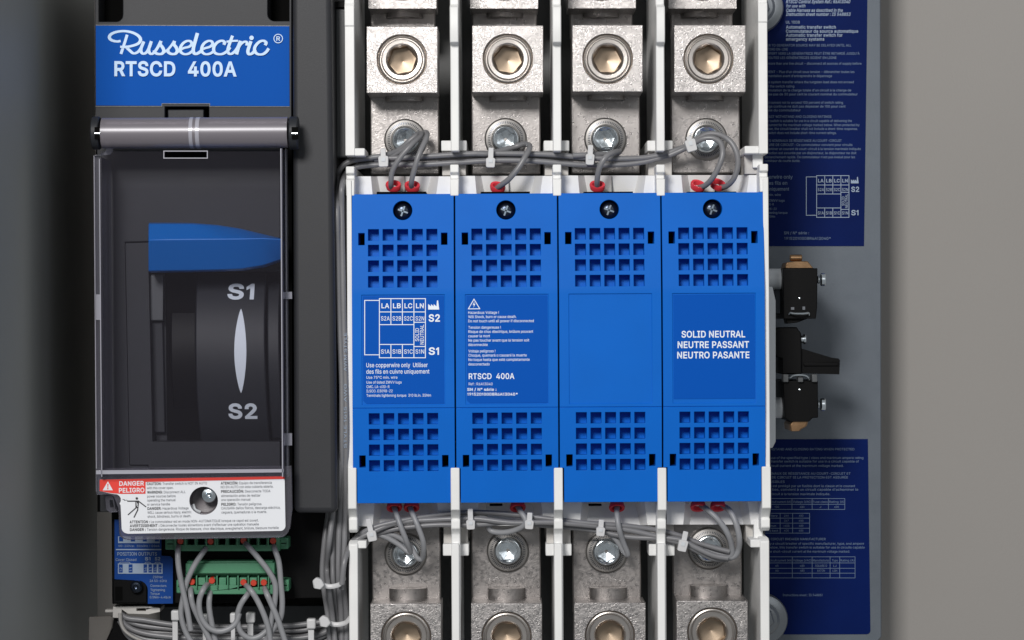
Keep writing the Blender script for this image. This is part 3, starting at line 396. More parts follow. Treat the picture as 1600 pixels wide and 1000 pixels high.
ê	202	106,-4 88,-3 73,1 58,8 46,17 36,29 28,42 22,58 18,75 17,93 18,112 22,129 28,145 36,159 46,170 58,180 71,187 86,191 103,192 113,192 123,190 133,187 142,183 151,177 160,170 167,162 173,152 179,141 182,128 185,113 186,97 186,85 37,85 37,110 169,110 155,101 154,113 152,124 149,134 144,143 138,151 131,157 123,161 113,164 103,165 92,164 82,161 73,157 66,151 59,143 54,135 51,125 49,116 48,105 48,89 49,75 51,64 55,53 61,44 67,37 76,31 85,26 95,24 106,23 127,26 143,36 153,53 182,45 179,36 174,27 168,20 160,13 151,7 141,2 130,-1 119,-3|77,218 47,218 47,219 87,265 116,265 157,219 157,218 126,218 102,248
à	195	80,-4 68,-4 57,-1 47,2 38,8 30,14 24,22 19,32 16,42 15,54 16,64 18,73 22,80 26,87 32,92 39,97 63,105 89,110 117,113 133,117 135,120 137,123 138,127 138,128 137,136 136,142 133,148 130,153 125,158 120,161 113,163 106,165 98,165 89,165 82,164 75,161 59,150 50,137 20,146 26,156 32,165 39,173 48,179 57,184 66,188 77,190 87,192 97,192 119,190 143,180 150,175 156,168 161,160 165,150 168,139 168,126 168,0 138,0 138,26 136,26 126,12 108,1 100,-2 90,-4|85,23 96,23 106,26 114,29 121,34 127,40 132,47 135,54 137,61 138,69 138,95 130,91 116,88 100,86 88,84 67,79 61,77 56,74 52,70 48,65 47,59 46,52 46,46 48,41 51,36 55,32 59,29 65,26|83,214 50,265 84,265 108,214
á	195	80,-4 68,-4 57,-1 47,2 38,8 30,14 24,22 19,32 16,42 15,54 16,64 18,73 22,80 26,87 32,92 39,97 63,105 89,110 117,113 133,117 135,120 137,123 138,127 138,128 137,136 136,142 133,148 130,153 125,158 120,161 113,163 106,165 98,165 89,165 82,164 75,161 59,150 50,137 20,146 26,156 32,165 39,173 48,179 57,184 66,188 77,190 87,192 97,192 119,190 143,180 150,175 156,168 161,160 165,150 168,139 168,126 168,0 138,0 138,26 136,26 126,12 108,1 100,-2 90,-4|85,23 96,23 106,26 114,29 121,34 127,40 132,47 135,54 137,61 138,69 138,95 130,91 116,88 100,86 88,84 67,79 61,77 56,74 52,70 48,65 47,59 46,52 46,46 48,41 51,36 55,32 59,29 65,26|81,214 105,265 139,265 106,214
ó	208	104,-4 87,-3 72,1 58,8 46,17 36,29 28,43 22,58 18,75 17,94 18,113 22,130 28,146 36,159 46,171 58,180 72,187 87,191 104,192 120,191 136,187 149,180 161,171 171,159 180,146 186,130 189,113 191,94 189,75 186,58 180,43 171,29 161,17 149,8 136,1 120,-3|104,23 116,24 126,28 135,33 143,40 149,49 154,59 157,70 159,81 160,94 159,106 157,118 154,129 149,139 143,148 135,155 126,161 116,164 104,165 92,164 81,161 73,155 65,148 59,139 54,129 51,118 49,106 48,94 49,81 51,70 54,59 59,49 65,40 73,33 81,28 92,24|90,214 114,265 148,265 115,214
ñ	205	57,113 57,0 26,0 26,190 56,190 56,144 51,144 58,159 66,172 76,181 87,187 100,191 114,192 126,191 137,189 147,184 156,178 164,170 170,160 175,149 178,135 179,120 179,0 148,0 148,118 147,131 143,143 136,152 128,159 117,163 105,165 96,164 88,162 80,159 74,154 68,148 63,141 60,133 58,124|125,223 112,225 101,230 91,235 83,237 81,237 78,235 77,233 74,224 53,224 54,233 56,242 60,249 65,255 72,258 80,259 93,257 103,252 113,247 122,245 128,248 131,258 152,258 151,249 148,240 144,233 139,227 133,224
û	205	91,-3 79,-2 68,1 57,5 48,12 41,20 35,29 30,41 27,54 26,69 26,190 57,190 57,72 58,58 62,47 68,37 77,31 88,26 100,25 109,26 117,28 125,31 131,36 137,41 142,48 145,57 147,66 148,76 148,190 179,190 179,0 149,0 149,46 154,46 147,30 139,18 129,8 117,2 105,-1|78,218 48,218 48,219 88,265 117,265 157,219 157,218 127,218 102,248
í	83	26,0 26,190 57,190 57,0|28,214 52,265 86,265 53,214
ú	205	91,-3 79,-2 68,1 57,5 48,12 41,20 35,29 30,41 27,54 26,69 26,190 57,190 57,72 58,58 62,47 68,37 77,31 88,26 100,25 109,26 117,28 125,31 131,36 137,41 142,48 145,57 147,66 148,76 148,190 179,190 179,0 149,0 149,46 154,46 147,30 139,18 129,8 117,2 105,-1|89,214 113,265 147,265 114,214
ç	198	104,-4 87,-3 72,1 58,8 46,17 36,29 28,43 22,58 18,75 17,94 18,113 22,130 28,146 36,159 46,171 58,180 72,187 87,191 104,192 130,189 153,178 170,161 181,138 151,131 145,145 135,155 121,162 104,165 92,164 81,161 73,155 65,148 59,139 54,129 51,118 49,106 48,94 49,81 51,70 54,59 59,49 65,40 73,33 81,28 92,24 104,23 121,26 135,33 146,44 152,59 181,51 179,43 175,35 171,28 153,11 130,0|85,-71 85,-53 105,-53 118,-51 120,-49 121,-46 122,-42 121,-38 120,-36 118,-34 105,-31 91,-31 96,8 112,8 112,0 112,-15 122,-16 130,-18 137,-22 141,-27 144,-34 144,-42 143,-51 140,-59 135,-64 127,-68 117,-71 105,-71
®	231	116,59 102,60 90,63 77,67 66,73 55,80 46,88 37,98 30,108 24,120 20,132 17,145 16,158 17,172 20,185 24,197 30,208 37,219 46,229 55,237 66,244 77,250 90,254 102,257 116,258 129,257 142,254 154,250 166,244 176,237 186,229 195,219 202,208 207,197 212,185 214,172 215,158 214,145 212,132 207,120 202,108 195,98 186,88 176,80 166,73 154,67 142,63 129,60|116,83 129,84 142,88 154,93 164,101 173,110 181,121 187,132 190,145 191,158 190,172 187,185 181,196 173,207 164,216 154,224 142,229 129,233 116,234 102,233 90,229 78,224 67,216 58,207 51,196 45,185 42,172 40,158 42,145 45,132 51,121 58,110 67,101 78,93 90,88 102,84|137,113 114,156 137,156 159,113|81,113 81,204 126,204 139,201 151,191 154,187 155,181 156,175 155,169 154,163 151,158 139,147 125,144 93,144 93,159 119,159 129,163 131,166 133,170 133,175 133,180 131,183 129,186 120,189 101,189 101,113
 	94	'''
FONT = {}
def clean(c):
    while len(c) > 3 and c[0] == c[-1]: c = c[:-1]
    r = [p for i, p in enumerate(c) if abs(p[0] - c[i - 1][0]) + abs(p[1] - c[i - 1][1]) > 3]
    return r if len(r) > 2 else c
for ln in LETTERS.split('\n'):
    ch, a, cs = ln.split('\t')
    FONT[ch] = (int(a), [clean([tuple(map(int, q.split(','))) for q in c.split(' ')]) for c in cs.split('|') if c])
FONT['1'] = (150, [[(98, 0), (72, 0), (72, 208), (22, 174), (22, 200), (76, 254), (98, 254)]])
GC = {}
def grow(ct, w, sg):
    n = len(ct); out = []
    for i in range(n):
        a, p, c = ct[i - 1], ct[i], ct[(i + 1) % n]
        d1 = (p[0] - a[0], p[1] - a[1]); d2 = (c[0] - p[0], c[1] - p[1])
        l1, l2 = math.hypot(*d1) or 1, math.hypot(*d2) or 1
        n1 = (d1[1] / l1 * sg, -d1[0] / l1 * sg); n2 = (d2[1] / l2 * sg, -d2[0] / l2 * sg)
        m = (n1[0] + n2[0], n1[1] + n2[1]); q = max(1 + n1[0] * n2[0] + n1[1] * n2[1], 0.55)
        out.append((p[0] + m[0] / q * w, p[1] + m[1] / q * w))
    return out
def inside(p, ct):
    r = False
    for i in range(len(ct)):
        (ax, ay), (bx, by) = ct[i - 1], ct[i]
        if (ay > p[1]) != (by > p[1]) and p[0] < (bx - ax) * (p[1] - ay) / (by - ay) + ax: r = not r
    return r
def glyphs(t, bold):
    k = (t, bold)
    if k in GC: return GC[k]
    pen = 0; q = 0.682 / 254; w_ = bold * 0.8 / q; vs = []; fs = []
    area = lambda ct: sum(ct[i - 1][0] * ct[i][1] - ct[i][0] * ct[i - 1][1] for i in range(len(ct)))
    for ch in t:
        a, cs = FONT[ch]
        if cs:
            key = ('glyph', ch, bold)
            if key not in GC:
                sg = 1 if area(max(cs, key=lambda z: abs(area(z)))) > 0 else -1
                cc = [(grow(ct, w_, sg) if bold else ct, area(ct) * sg > 0) for ct in cs]
                gv = []; gf = []
                for n_, (ct, out) in enumerate(c for c in cc if c[1]):
                    loops = [ct] + [h for h, o in cc if not o and inside(h[0], ct)]
                    n0 = len(gv); gv += [(x * q, y * q, 0.09 * n_) for l in loops for x, y in l]
                    gf += [tuple(m + n0 for m in tr) for tr in tessellate_polygon([[Vector((x, y, 0)) for x, y in l] for l in loops])]
                GC[key] = (gv, gf)
            gv, gf = GC[key]; n0 = len(vs)
            vs += [(x + pen * q, y, z) for x, y, z in gv]; fs += [tuple(m + n0 for m in f) for f in gf]
        pen += a + w_ * 1.2
    r = (vs, fs, min(v[0] for v in vs), max(v[0] for v in vs)) if vs else None
    GC[k] = r; return r
def thing(name, label, cat, at, group=None):
    o = bpy.data.objects.new(name, None); col.objects.link(o)
    L = Vector((at[0] * S, at[2] * S, -at[1] * S)); o.location = L; ORIGIN[o.name] = L
    o['label'] = label; o['category'] = cat
    if group: o['group'] = group
    o.empty_display_size = 0.01
    return o
def tag(o, label, cat, group=None):
    o['label'] = label; o['category'] = cat
    if group: o['group'] = group
    return o
def struct(o): o['kind'] = 'structure'; return o
def arc(cx, cy, r, a0, a1, n=5):
    return [(cx + r * math.cos(math.radians(a0 + (a1 - a0) * i / n)), cy + r * math.sin(math.radians(a0 + (a1 - a0) * i / n))) for i in range(n + 1)]
def rrect(x0, y0, x1, y1, r, n=4):
    return arc(x1 - r, y0 + r, r, -90, 0, n) + arc(x1 - r, y1 - r, r, 0, 90, n) + arc(x0 + r, y1 - r, r, 90, 180, n) + arc(x0 + r, y0 + r, r, 180, 270, n)

# ================================================================ SETTING
b = MB(); b.ubox(-733, -1400, 1500, 1400, 490, 510); struct(b.build('back_wall', 'wall'))
b = MB(); b.ubox(-753, -1400, -733, 1400, -560, 510); struct(b.build('side_wall', 'side'))

# ================================================================ MOUNTING PANEL with its two printed labels
mp = thing('mounting_panel', 'grey galvanised steel mounting panel standing behind the white switch housing', 'panel', (300, 700, 340))
b = MB(); b.prism([(560, -120), (1376, -120), (1377, 470), (1377.6, 995), (1371, 1003), (560, 1003)], 340, 352); b.build('plate', 'panel', mp, bevel=2)
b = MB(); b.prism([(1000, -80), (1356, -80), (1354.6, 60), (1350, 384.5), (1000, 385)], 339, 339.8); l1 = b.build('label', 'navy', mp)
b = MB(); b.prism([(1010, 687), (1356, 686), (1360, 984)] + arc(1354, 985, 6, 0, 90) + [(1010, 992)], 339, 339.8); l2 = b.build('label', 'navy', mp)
D = 338.4
bt = MB(); sm = MB()
for t, x0, x1, y, c, bd, sh in [
    ('RTSCD Control System Ref.: R6A13040', 1228, 1328, 5, 5.2, .03, .2), ('for use with', 1228, 1258, 11.5, 4.6, .02, .2),
    ('Cable Harness as described in the', 1228, 1316.5, 18.4, 4.8, .03, .2), ('Instruction sheet number : IS 548853', 1228, 1328.5, 24.6, 4.8, .03, .2),
    ('UL 1008', 1228, 1249.5, 36.8, 4.4, .0, 0), ('Automatic transfer switch', 1228, 1306, 44.6, 4.7, .03, 0),
    ('Commutateur de source automatique', 1228, 1341, 51, 4.7, .03, 0), ('Automatic transfer switch for', 1228, 1316.5, 57.2, 4.7, .03, 0),
    ('emergency systems', 1228, 1288, 63.4, 4.7, .03, 0)]:
    bt.text(t, x0, x1, y, c, D, bd, shear=sh)
for t, x0, x1, y in [
    ('TRANSFER TO GENERATOR SOURCE MAY BE DELAYED UNTIL ALL', 1180, 1330, 72.6), ('GENERATORS ARE IN ACCORD ON-LINE', 1150, 1231, 78.8),
    ('LE TRANSFERT VERS LA GÉNÉRATRICE PEUT ÊTRE RETARDÉ JUSQU\'À', 1180, 1343, 85.4), ('CE QUE TOUTES LES GÉNÉRATRICES SOIENT EN LIGNE', 1180, 1307, 92),
    ('DANGER - more than one live circuit - disconnect all sources of supply before', 1176, 1346, 101),
    ('AVERTISSEMENT - Plus d\'un circuit sous tension - débrancher toutes les', 1172, 1335, 114), ('sources d\'alimentation avant d\'entreprendre le dépannage', 1172, 1300, 120.4),
    ('If the total system transfer where the tungsten load does not exceed', 1180, 1334, 130), ('30 percent of the switch rating', 1170, 1241, 136.6),
    ('Si la commutation de la charge totale d\'un circuit à la charge de', 1180, 1330, 142.8), ('ne dépasse pas de 30 pour cent le courant nominal du commutateur', 1180, 1340, 149),
    ('Total load current not to exceed 100 percent of switch rating', 1180, 1317, 162), ('La charge continue ne doit pas dépasser de 100 pour cent', 1184, 1321, 168),
    ('la valeur nominale du commutateur', 1160, 1251, 174),
    ('SHORT CIRCUIT WITHSTAND AND CLOSING RATINGS', 1172, 1299, 184), ('This transfer switch is suitable for use in a circuit capable of delivering the', 1176, 1331, 190.6),
    ('short-circuit current for the maximum voltage marked below. When protected by', 1172, 1343, 197), ('a circuit breaker, the circuit breaker shall not include a short-time response.', 1172, 1340, 203),
    ('Transfer switch does not include short-time current ratings.', 1180, 1307, 209.4),
    ('COURANTS NOMINAUX DE RÉSISTANCE AU COURT-CIRCUIT', 1180, 1315, 221.6), ('À LA FERMETURE DE CIRCUIT : Ce commutateur convient pour circuits', 1170, 1332, 228),
    ('capable d\'acheminer un courant de court-circuit à la tension maximale indiquée', 1170, 1345, 234.4), ('Si la protection est assurée par un disjoncteur, le disjoncteur ne doit', 1180, 1338, 240.8),
    ('avoir de déclenchement rapide. Ce commutateur n\'est pas évalué pour les', 1176, 1336, 247.2), ('contacts nominaux de courte durée.', 1176, 1250, 253)]:
    sm.text(t, x0, x1, y, 3.7, D, 0.005)
for t, x0, x1, y, c in [('Use copperwire only', 1170, 1238.5, 279, 5.4), ('Utiliser des fils en', 1172, 1230, 288.6, 5.4), ('cuivre uniquement', 1180, 1233, 297.8, 5.2),
    ('Use 75°C min. wire', 1176, 1220, 306, 3.4), ('Use of listed ZMVV lugs', 1172, 1226, 315, 3.4), ('CMC. LA-630-R', 1180, 1209, 321, 3.4), ('ILSCO. D3098-22', 1176, 1213.5, 328, 3.4),
    ('Terminals tightening torque', 1170, 1230.5, 334, 3.4), ('310 lb.in. 35Nm', 1184, 1211, 340, 3.4),
    ('SN / N° série :', 1225, 1264, 366, 4.2), ('19152010008R6A13040*', 1225.5, 1298, 374.6, 4.2)]:
    sm.text(t, x0, x1, y, c, D, 0.01)
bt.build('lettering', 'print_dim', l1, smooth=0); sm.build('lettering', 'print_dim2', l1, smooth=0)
def diagram(b, x, y, w_, h_, d, lw, texts=True, sb=None):
    """wiring plan: x,y top left of the column grid, as on the first cover"""
    fx = lambda a: x + a * w_; fy = lambda a: y + a * h_
    b.line([(fx(0), fy(.03)), (fx(-.32), fy(.03)), (fx(-.32), fy(.95)), (fx(0), fy(.95))], lw, d)
    b.line([(fx(0), fy(0)), (fx(1), fy(0)), (fx(1), fy(1)), (fx(0), fy(1))], lw, d - .1, True)
    for a in (.25, .5, .75): b.line([(fx(a), fy(0)), (fx(a), fy(.44) if a < .75 else fy(1))], lw, d - .2)
    for a in (.25, .5): b.line([(fx(a), fy(.78)), (fx(a), fy(1))], lw, d - .25)
    b.line([(fx(0), fy(.225)), (fx(1), fy(.225))], lw, d - .3)
    b.line([(fx(0), fy(.44)), (fx(.75), fy(.44))], lw, d - .35); b.line([(fx(.75), fy(.40)), (fx(1), fy(.40))], lw, d - .35)
    b.line([(fx(0), fy(.775)), (fx(.75), fy(.775))], lw, d - .4); b.line([(fx(.75), fy(.81)), (fx(1), fy(.81))], lw, d - .4)
    for i, t in enumerate(('LA', 'LB', 'LC', 'LN')): sb.text(t, fx(i * .25 + .045), fx(i * .25 + .215), fy(.16), h_ * .078, d - .5, .03)
    for i, t in enumerate(('S2A', 'S2B', 'S2C', 'S2N')): sb.text(t, fx(i * .25 + .035), fx(i * .25 + .225), fy(.37), h_ * .07, d - .5, .008)
    for i, t in enumerate(('S1A', 'S1B', 'S1C', 'S1N')): sb.text(t, fx(i * .25 + .035), fx(i * .25 + .225), fy(.93), h_ * .07, d - .5, .008)
    sb.text('SOLID', fx(.86), fx(.86) + .22 * h_, fy(.72), w_ * .08, d - .5, .01, ang=-PI / 2)
    sb.text('NEUTRAL', fx(.965), fx(.965) + .335 * h_, fy(.775), w_ * .08, d - .5, .01, ang=-PI / 2)
    X = lambda a: fx(1.06 + .24 * a); Y = lambda a: fy(.185 - .155 * a)
    sb.flat([(X(0), Y(0)), (X(1), Y(0)), (X(.9), Y(1)), (X(.8), Y(1)), (X(.75), Y(.35)), (X(.5), Y(.6)), (X(.5), Y(.35)), (X(.26), Y(.6)), (X(.26), Y(.35)), (X(0), Y(.6))], d - .5)
    sb.text('S2', fx(1.07), fx(1.315), fy(.385), h_ * .115, d - .5, .04); sb.text('S1', fx(1.07), fx(1.295), fy(.945), h_ * .115, d - .5, .04)
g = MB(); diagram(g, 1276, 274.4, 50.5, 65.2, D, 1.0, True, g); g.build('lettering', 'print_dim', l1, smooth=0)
sm = MB()
for t, x0, x1, y in [
    ('SHORT CIRCUIT WITHSTAND AND CLOSING RATING WHEN PROTECTED', 1150, 1335, 703.6),
    ('When protected by a fuse of the specified type / class and maximum ampere rating', 1150, 1349, 717), ('specified below. This transfer switch is suitable for use in a circuit capable of', 1150, 1342, 722.6),
    ('delivering the short-circuit current at the maximum voltage marked.', 1150, 1318, 729.4),
    ('COURANTS NOMINAUX DE RÉSISTANCE AU COURT-CIRCUIT ET', 1160, 1329, 741.6), ('À LA FERMETURE DE CIRCUIT SI LA PROTECTION EST ASSURÉE', 1160, 1325, 747.6), ('PAR DES FUSIBLES', 1175, 1226, 754.4),
    ('Si la protection, s\'il est protégé par un fusible dont la classe et le courant', 1160, 1336, 761), ('sont indiqués ci-bas, convient à un circuit capable d\'acheminer le', 1160, 1341, 766.6),
    ('courant de court-circuit à la tension maximale indiquée.', 1160, 1297, 773.6),
    ('SPECIFIC CIRCUIT BREAKER MANUFACTURER', 1180, 1290, 844), ('When protected by a circuit breaker of specific manufacturer, type, and ampere', 1160, 1350, 851),
    ('rating as marked below, this transfer switch is suitable for use in circuits capable', 1160, 1351, 857), ('of delivering the short-circuit current at the maximum voltage marked.', 1170, 1328, 863.4),
    ('Instructions sheet : IS 548851', 1223, 1285, 931.5)]:
    sm.text(t, x0, x1, y, 3.5, D, 0.004)
def table(xs, ys, cells, c=3.2):
    for xx in xs: sm.line([(xx, ys[0]), (xx, ys[-1])], .7, D - .1)
    for yy in ys: sm.line([(xs[0], yy), (xs[-1], yy)], .7, D - .15)
    for (i, j), t in cells.items():
        cx = (xs[i] + xs[i + 1]) / 2; hw = min((xs[i + 1] - xs[i]) / 2 - 1.2, len(t) * 1.15); sm.text(t, cx - hw, cx + hw, ys[j + 1] - 2.4, c, D)
table([1190, 1237.5, 1269, 1294.5, 1320], [779, 788, 796], {(0, 0): 'Short circuit current (kA)', (1, 0): 'Voltage (VAC)', (2, 0): 'Fuse class', (3, 0): 'Rating (A)', (0, 1): '100', (1, 1): '480', (2, 1): 'J', (3, 1): '600'})
table([1190, 1219, 1238.5, 1265], [802, 809.6, 817.4, 825.4, 833], {(0, 0): 'Auxiliary', (1, 0): '240', (2, 0): '480', (1, 1): '347', (2, 1): '600', (0, 2): 'maximum', (1, 2): '+400', (2, 2): '480', (0, 3): 'asked back', (1, 3): '400', (2, 3): '480'}, 3)
table([1190, 1238, 1269, 1297, 1312, 1336], [870, 879.6, 888, 895.6, 903], {(0, 0): 'Short circuit current (kA)', (1, 0): 'Voltage (VAC)', (2, 0): 'Manufacturer', (3, 0): 'Type', (4, 0): 'Rating (A)', (0, 1): '65', (1, 1): '480', (2, 1): 'SQUARE D', (3, 1): 'LJ', (0, 2): '50', (1, 2): '480', (2, 2): 'EATON', (3, 2): 'LGH'})
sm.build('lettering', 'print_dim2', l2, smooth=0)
for nm, (x, y), lab in (('washer', (1185, 11), 'large round grey fixing washer overlapping the top corner of the navy label'), ('washer', (1192, 968), 'large domed grey fixing washer at the bottom of the navy label')):
    t = thing(nm, lab, 'washer', P(x, y, 320))
    b = MB(); b.lathe(x, y, [(43, 338), (43, 318), (41, 312), (30, 308), (28, 308), (23, 302), (10, 300)], 48, axis_d0=312); b.build('disc', 'dome', t, smooth=30)
    b = MB(); b.lathe(x, y, [(20, 299), (20, 290), (17, 286), (8, 286), (8, 292), (0.5, 292)], 6, axis_d0=290); b.build('bolt_head', 'dome', t, bevel=1)

# ================================================================ WHITE SWITCH HOUSING
hs = thing('switch_housing', 'white plastic switch housing with upright partitions between the metal terminals', 'switch housing', P(870, 500, 320))
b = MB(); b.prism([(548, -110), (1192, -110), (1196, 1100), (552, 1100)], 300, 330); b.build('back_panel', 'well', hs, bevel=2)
# centre body behind the blue modules
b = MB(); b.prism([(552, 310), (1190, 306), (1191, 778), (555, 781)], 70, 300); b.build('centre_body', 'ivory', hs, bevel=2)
XP = [(546, 0), (709.5, 1), (869.5, 2), (1031.5, 3), (1191.5, 4)]
def part(x0, x1, prof, name='partition', bk=300, m='white', bv=1.6): 
    b = MB(); b.profile(x0, x1, prof, bk); return b.build(name, m, hs, bevel=bv)
# upper partitions
part(538.5, 553.5, [(-60, 24), (5, 24), (9, 20), (40, 20), (41, 22), (243, 22)])
b = MB(); b.box(553, 231.5, 570, 243.5, 24, 120); b.build('tab', 'white', hs, bevel=1.5)
b = MB(); b.box(524, 12, 541, 246, 60, 300); b.build('side_rail', 'grey_side', hs, bevel=3)
b = MB(); b.box(519, 2, 541, 12, 54, 200); b.build('clip', 'black', hs, bevel=1)
for x in (709.8, 870, 1031.8):
    dx = (x - 870) * 0.004
    part(x - 6.7, x + 6.7, [(-60, 30), (7, 30), (11, 12), (14, 10), (52, 10), (66, 13), (70, 28), (72, 30), (236, 30)])
    b = MB(); b.box(x - 20.5, 219.5, x + 19.5, 236, 70, 300); b.build('cross_tab', 'white', hs, bevel=1.5)
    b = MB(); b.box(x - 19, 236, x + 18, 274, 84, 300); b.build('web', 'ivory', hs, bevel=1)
    part(x - 6.5, x + 7, [(257, 14), (269.5, 14), (272, 24), (279, 24), (280, 12), (306, 12)])
part(1184.5, 1199, [(-60, 24), (4, 24), (5, 20), (34, 20), (35, 22), (240, 22)])
b = MB(); b.box(1163.5, 228, 1186, 240, 26, 300); b.build('tab', 'white', hs, bevel=1.5)
b = MB(); b.box(1163, 241, 1185, 272, 60, 300); b.build('web', 'ivory', hs, bevel=1)
b = MB(); b.box(1176, 241, 1192, 262, 50, 300); b.build('web', 'white', hs, bevel=1)
part(1186.5, 1200, [(256, 14), (267, 14), (269, 22), (276, 22), (277, 12), (300, 12)])
part(540.5, 554, [(260, 14), (271, 14), (273, 22), (279, 22), (281, 12), (306, 12)])
# side walls beside the modules
b = MB(); b.prism([(541.5, 281), (549, 281), (552.5, 733), (557.5, 733), (557.5, 740), (543.5, 740)], 8, 300); b.build('side_wall', 'white', hs, bevel=1.2)
b = MB(); b.prism([(1192, 278), (1200.5, 278), (1203.5, 737), (1190, 737), (1190, 731), (1195.5, 731)], 8, 300); b.build('side_wall', 'white', hs, bevel=1.2)
b = MB(); b.prism([(1199, 448), (1207, 448), (1212, 470), (1212, 690), (1207, 700), (1199, 700)], 110, 300); b.build('side_wall', 'nub', hs, bevel=1.2)
# shelf with the wire pockets, above
def shelf(x0, y0, y1, up):
    vs = []; fs = []; xs = [(x0, 62), (x0 + 30, 62), (x0 + 44, 100), (x0 + 110, 100), (x0 + 126, 62), (x0 + 150, 62)]
    xt = [(x0, 62), (x0 + 26, 62), (x0 + 36, 84), (x0 + 120, 84), (x0 + 132, 62), (x0 + 150, 62)]
    if not up: xs, xt = xt, xs
    rows = [[P(x, y0, d) for x, d in xt], [P(x, y1, d) for x, d in xs]]
    rows = [[(p[0], rows[0][0][1], 300) for p in rows[0]]] + rows + [[(p[0], rows[1][0][1], 300) for p in rows[1]]]
    n = len(xs)
    for r in rows: vs += r
    for j in range(3):
        for i in range(n - 1): fs.append((j * n + i, j * n + i + 1, (j + 1) * n + i + 1, (j + 1) * n + i))
    b = MB(); b.add(vs, fs); return b.build('shelf', 'white', hs, smooth=20)
for x in (553.5, 716, 877, 1038.5): shelf(x, 274.5 - (x - 800) * .004, 318, True)
for x in (556, 718.5, 880, 1041.5): shelf(x, 776, 821 - (x - 800) * .006, False)
for x in (553.5, 716, 877, 1038.5):
    b = MB(); b.box(x + 35, 299.5, x + 112, 312, 40, 100); b.build('pocket', 'void', hs)
    b = MB(); b.box(x + 78.6, 275.5, x + 79.6, 300, 82.5, 90); b.build('seam', 'grey_side', hs)
for x, w0 in ((735, 24), (890, 24), (1075, 0)):
    if w0: 
        b = MB(); b.box(x + 30, 788.4, x + 50, 790.6, 58, 80); b.build('slot', 'void', hs)
# lower partitions
for x in (712, 872.6, 1033.8):
    part(x - 7, x + 7, [(731, 2), (797, 2), (798, 6), (811, 24), (813, 20), (826, 20), (833, 32), (836, 34), (849, 34), (853, 24), (900, 24), (1100, 24)])
    part(x - 6, x + 6, [(850, 19), (1100, 19)], 'partition')
    b = MB(); b.box(x - 20, 850, x + 20.5, 868.5, 60, 120); b.build('cross_tab', 'white', hs, bevel=1.5)
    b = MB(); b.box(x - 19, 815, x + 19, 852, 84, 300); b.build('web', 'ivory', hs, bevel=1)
part(544.5, 558, [(731, 2), (795, 2), (797, 8), (809, 24), (811, 20), (828, 20), (832, 26)])
part(1189.3, 1203.5, [(729, 2), (794, 2), (796, 8), (809, 24), (811, 20), (824, 20), (829, 30)])
part(545.5, 559.5, [(845, 30), (851, 20), (1100, 20)])
part(1187.8, 1202, [(840, 30), (846, 20), (1100, 20)])
b = MB(); b.box(559, 845, 572.5, 857, 26, 120); b.build('tab', 'white', hs, bevel=1.5)
b = MB(); b.box(1172.5, 843, 1190, 855.5, 26, 140); b.build('tab', 'white', hs, bevel=1.5)
b = MB(); b.box(1178, 812, 1192, 846, 60, 300); b.build('web', 'white', hs, bevel=1)
b = MB(); b.box(1165, 809, 1186, 846, 84, 300); b.build('web', 'ivory', hs, bevel=1)

